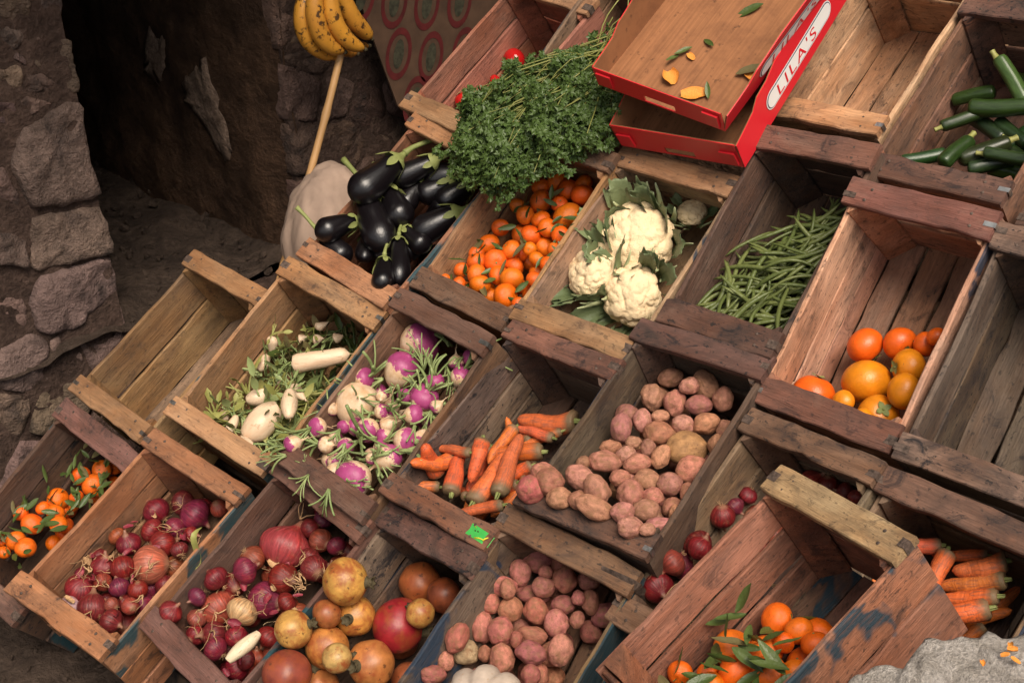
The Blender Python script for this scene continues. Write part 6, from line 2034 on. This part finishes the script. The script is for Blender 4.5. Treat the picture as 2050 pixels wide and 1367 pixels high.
# ------------------------------------------------------------------ loose leaves among the tangerines
for key, cr, n, grp, hz, ks in (('l1', 'R3b', 44, 'the middle tangerine crate', .215, .22), ('l2', 'R1a', 64, 'the bottom left tangerine crate', .20, .2), ('l3', 'F', 34, 'the tipped tangerine crate', .165, .15)):
    rnd = random.Random(key)
    for i in range(n):
        if cr == 'R1a': x, y = rnd.uniform(-.125, .02), rnd.uniform(-.15, .17)
        elif cr == 'F': x, y = rnd.uniform(-.12, .08), rnd.uniform(-.19, .02)
        else: x, y = rnd.uniform(-.11, .11), rnd.uniform(-.18, .12)
        z = max(.03, hz - ks * (y + .22)) + rnd.uniform(-.020, .004)
        q = Matrix.Rotation(rnd.uniform(0, 6.28), 4, 'Z') @ Matrix.Rotation(rnd.gauss(0, .45), 4, 'X') @ Matrix.Rotation(rnd.gauss(0, .5), 4, 'Y')
        s = rnd.uniform(.028, .046) * (1.45 if cr == 'F' else 1)
        put('citrus_leaf', LEAVES[i % 3], M_LEAF if rnd.random() < .85 else M_LEAFD, CM[cr] @ Matrix.Translation((x, y, z)) @ q @ Matrix.Scale(s, 4), (1, 1, 1),
            'green citrus leaf lying among the fruit of %s' % grp, 'leaf', 'loose leaves in ' + grp)
# papery skins and dry stalks on the onions
for key, cr, n, grp, hz in (('s1', 'R1b', 34, 'the orange onion crate', .185), ('s2', 'R1c', 38, 'the purplish onion crate', .195), ('s3', 'R2f', 8, 'the half hidden onion crate', .19)):
    rnd = random.Random(key)
    for i in range(n):
        x, y = rnd.uniform(-.115, .08), rnd.uniform(-.18, .10)
        z = max(.03, hz - .22 * (y + .22)) + rnd.uniform(-.012, .006)
        if i % 2:
            s = rnd.uniform(.012, .024)
            mt = M_ONION if rnd.random() < .55 else M_DRY
            put('onion_skin', FLAKES[i % 3], mt, CM[cr] @ TRS((x, y, z), aim((rnd.gauss(0, .6), rnd.gauss(0, .6), 1)), s), (.22, .03, .05),
                'papery scrap of onion skin lying in %s' % grp, 'onion skin', 'onion skins in ' + grp)
        else:
            put('dry_stalk', NECKS[i % 3], M_DRY, CM[cr] @ TRS((x, y, z), aim((rnd.gauss(0, 1), rnd.gauss(0, 1), .1)), rnd.uniform(.020, .042)) @ Matrix.Translation((0, 0, -1.6)), (1, 1, 1),
                'dry straw coloured onion stalk lying in %s' % grp, 'dry stalk', 'dry stalks in ' + grp)
# a long leaf draped over the edge between the two onion crates
V, F = leaf_vf(.085, .018, .003, -.02, 9)
put('bean_leaf', mesh('bean_leaf', V, F), M_YSTALK, CM['R1b'] @ Matrix.Translation((.125, .10, .232)) @ Matrix.Rotation(R(200), 4, 'Z') @ Matrix.Rotation(R(-14), 4, 'X'), (1, 1, 1), 'long green pod leaf hanging over the edge between the onion crates', 'leaf')

# green sticker on the carrot crate's front rail
rail = [c for c in CRATES['R2d'].children if c.name.startswith('rail')][0]
V, F = [], []
n = 6
for i in range(n + 1):
    for j in range(4):
        u = i / n
        V.append((.090 + .058 * u, -.012 + .023 * j / 3 - .003 * u, .0079 + .0006 * math.sin(u * 5) - (.004 * max(0, u - .82) / .18 if u > .82 else 0)))
for i in range(n):
    for j in range(3):
        a = i * 4 + j
        F.append((a, a + 4, a + 5, a + 1))
stc = obj('sticker', mesh('sticker', V, F), M_STICK, rail)
for (x, y, w, h, rz, mt) in ((.125, -.0095, .020, .003, .25, M_YELLOW), (.138, -.004, .012, .0028, 1.0, M_YELLOW), (.103, .006, .006, .002, -.5, M_YELLOW), (.108, .000, .0030, .0030, 0, M_STEMBROWN), (.114, .001, .0030, .0030, 0, M_STEMBROWN)):
    obj('print', mesh('print', *tube([(-w / 2, 0, 0), (0, .0012, 0), (w / 2, 0, 0)], [h / 2, h / 2, h / 4], 6, True, .15)), mt, stc, Matrix.Translation((x, y, .0094)) @ Matrix.Rotation(rz, 4, 'Z'))
# bent steel band round the corner of the lower potato crate
cr = CRATES['R1e']
V, F = tube([(.085, CRATE_LENGTH / 2 - .03, .2365), (.12, CRATE_LENGTH / 2 - .028, .2372), (.149, CRATE_LENGTH / 2 - .027, .2365), (.1545, CRATE_LENGTH / 2 - .027, .225), (.1545, CRATE_LENGTH / 2 - .027, .17)], .0085, 6, True, .10)
obj('steel_band', mesh('steel_band', V, F, False), M_RUST, cr)

# ------------------------------------------------------------------ rough concrete ledge in the lower right corner
e = Vector((.655, .669, .352)).normalized()
nrm = Vector((-.246, -.251, .936)).normalized()
gdir = e.cross(nrm).normalized()
p0 = Vector((1.050, -.605, .150))
V, F = [], []
na, nb = 150, 90
for i in range(na + 1):
    for j in range(nb + 1):
        a = -.35 + .85 * i / na
        t = j / nb
        if t < .18:      # the drop behind the far edge
            s = t / .18
            off_ = gdir * (.0) + nrm * (-.30 * (1 - s)) + gdir * (.035 * (1 - (1 - s) ** 2) - .035)
        else:
            s = (t - .18) / .82
            off_ = gdir * (.42 * s) + nrm * (.012 * math.sin(s * 3))
        p = p0 + e * a + off_
        d = .022 * vnoise(p, 9, 1) + .014 * vnoise(p, 24, 2) + .008 * vnoise(p, 55, 3) + .0025 * vnoise(p, 140, 3)
        V.append(p + nrm * d + gdir * d * (-.8 if t < .25 else 0))
for i in range(na):
    for j in range(nb):
        a = i * (nb + 1) + j
        F.append((a, a + 1, a + nb + 2, a + nb + 1))
# skirt down to the ground along the near side
b0 = len(V)
for i in range(na + 1):
    q = V[i * (nb + 1) + nb]; V.append(Vector((q.x, q.y, -.80)))
for i in range(na):
    F.append((i * (nb + 1) + nb, b0 + i, b0 + i + 1, (i + 1) * (nb + 1) + nb))
cl = obj('concrete_ledge', mesh('concrete_ledge', V, F), M_CONC)
setp(cl, 'rough grey concrete ledge in the bottom right corner', 'ledge')
rnd = random.Random('chips')
for i in range(5):
    p = p0 + e * (.245 + rnd.uniform(-.03, .03)) + gdir * rnd.uniform(.015, .07) + nrm * .014
    put('carrot_peel', FLAKES[i % 3], M_PEEL, TRS(p, aim(nrm + Vector((rnd.gauss(0, .3), rnd.gauss(0, .3), 0))), rnd.uniform(.006, .010)), (1, 1, 1), 'orange peel shaving lying on the concrete ledge', 'peel', 'peel shavings on the concrete ledge')
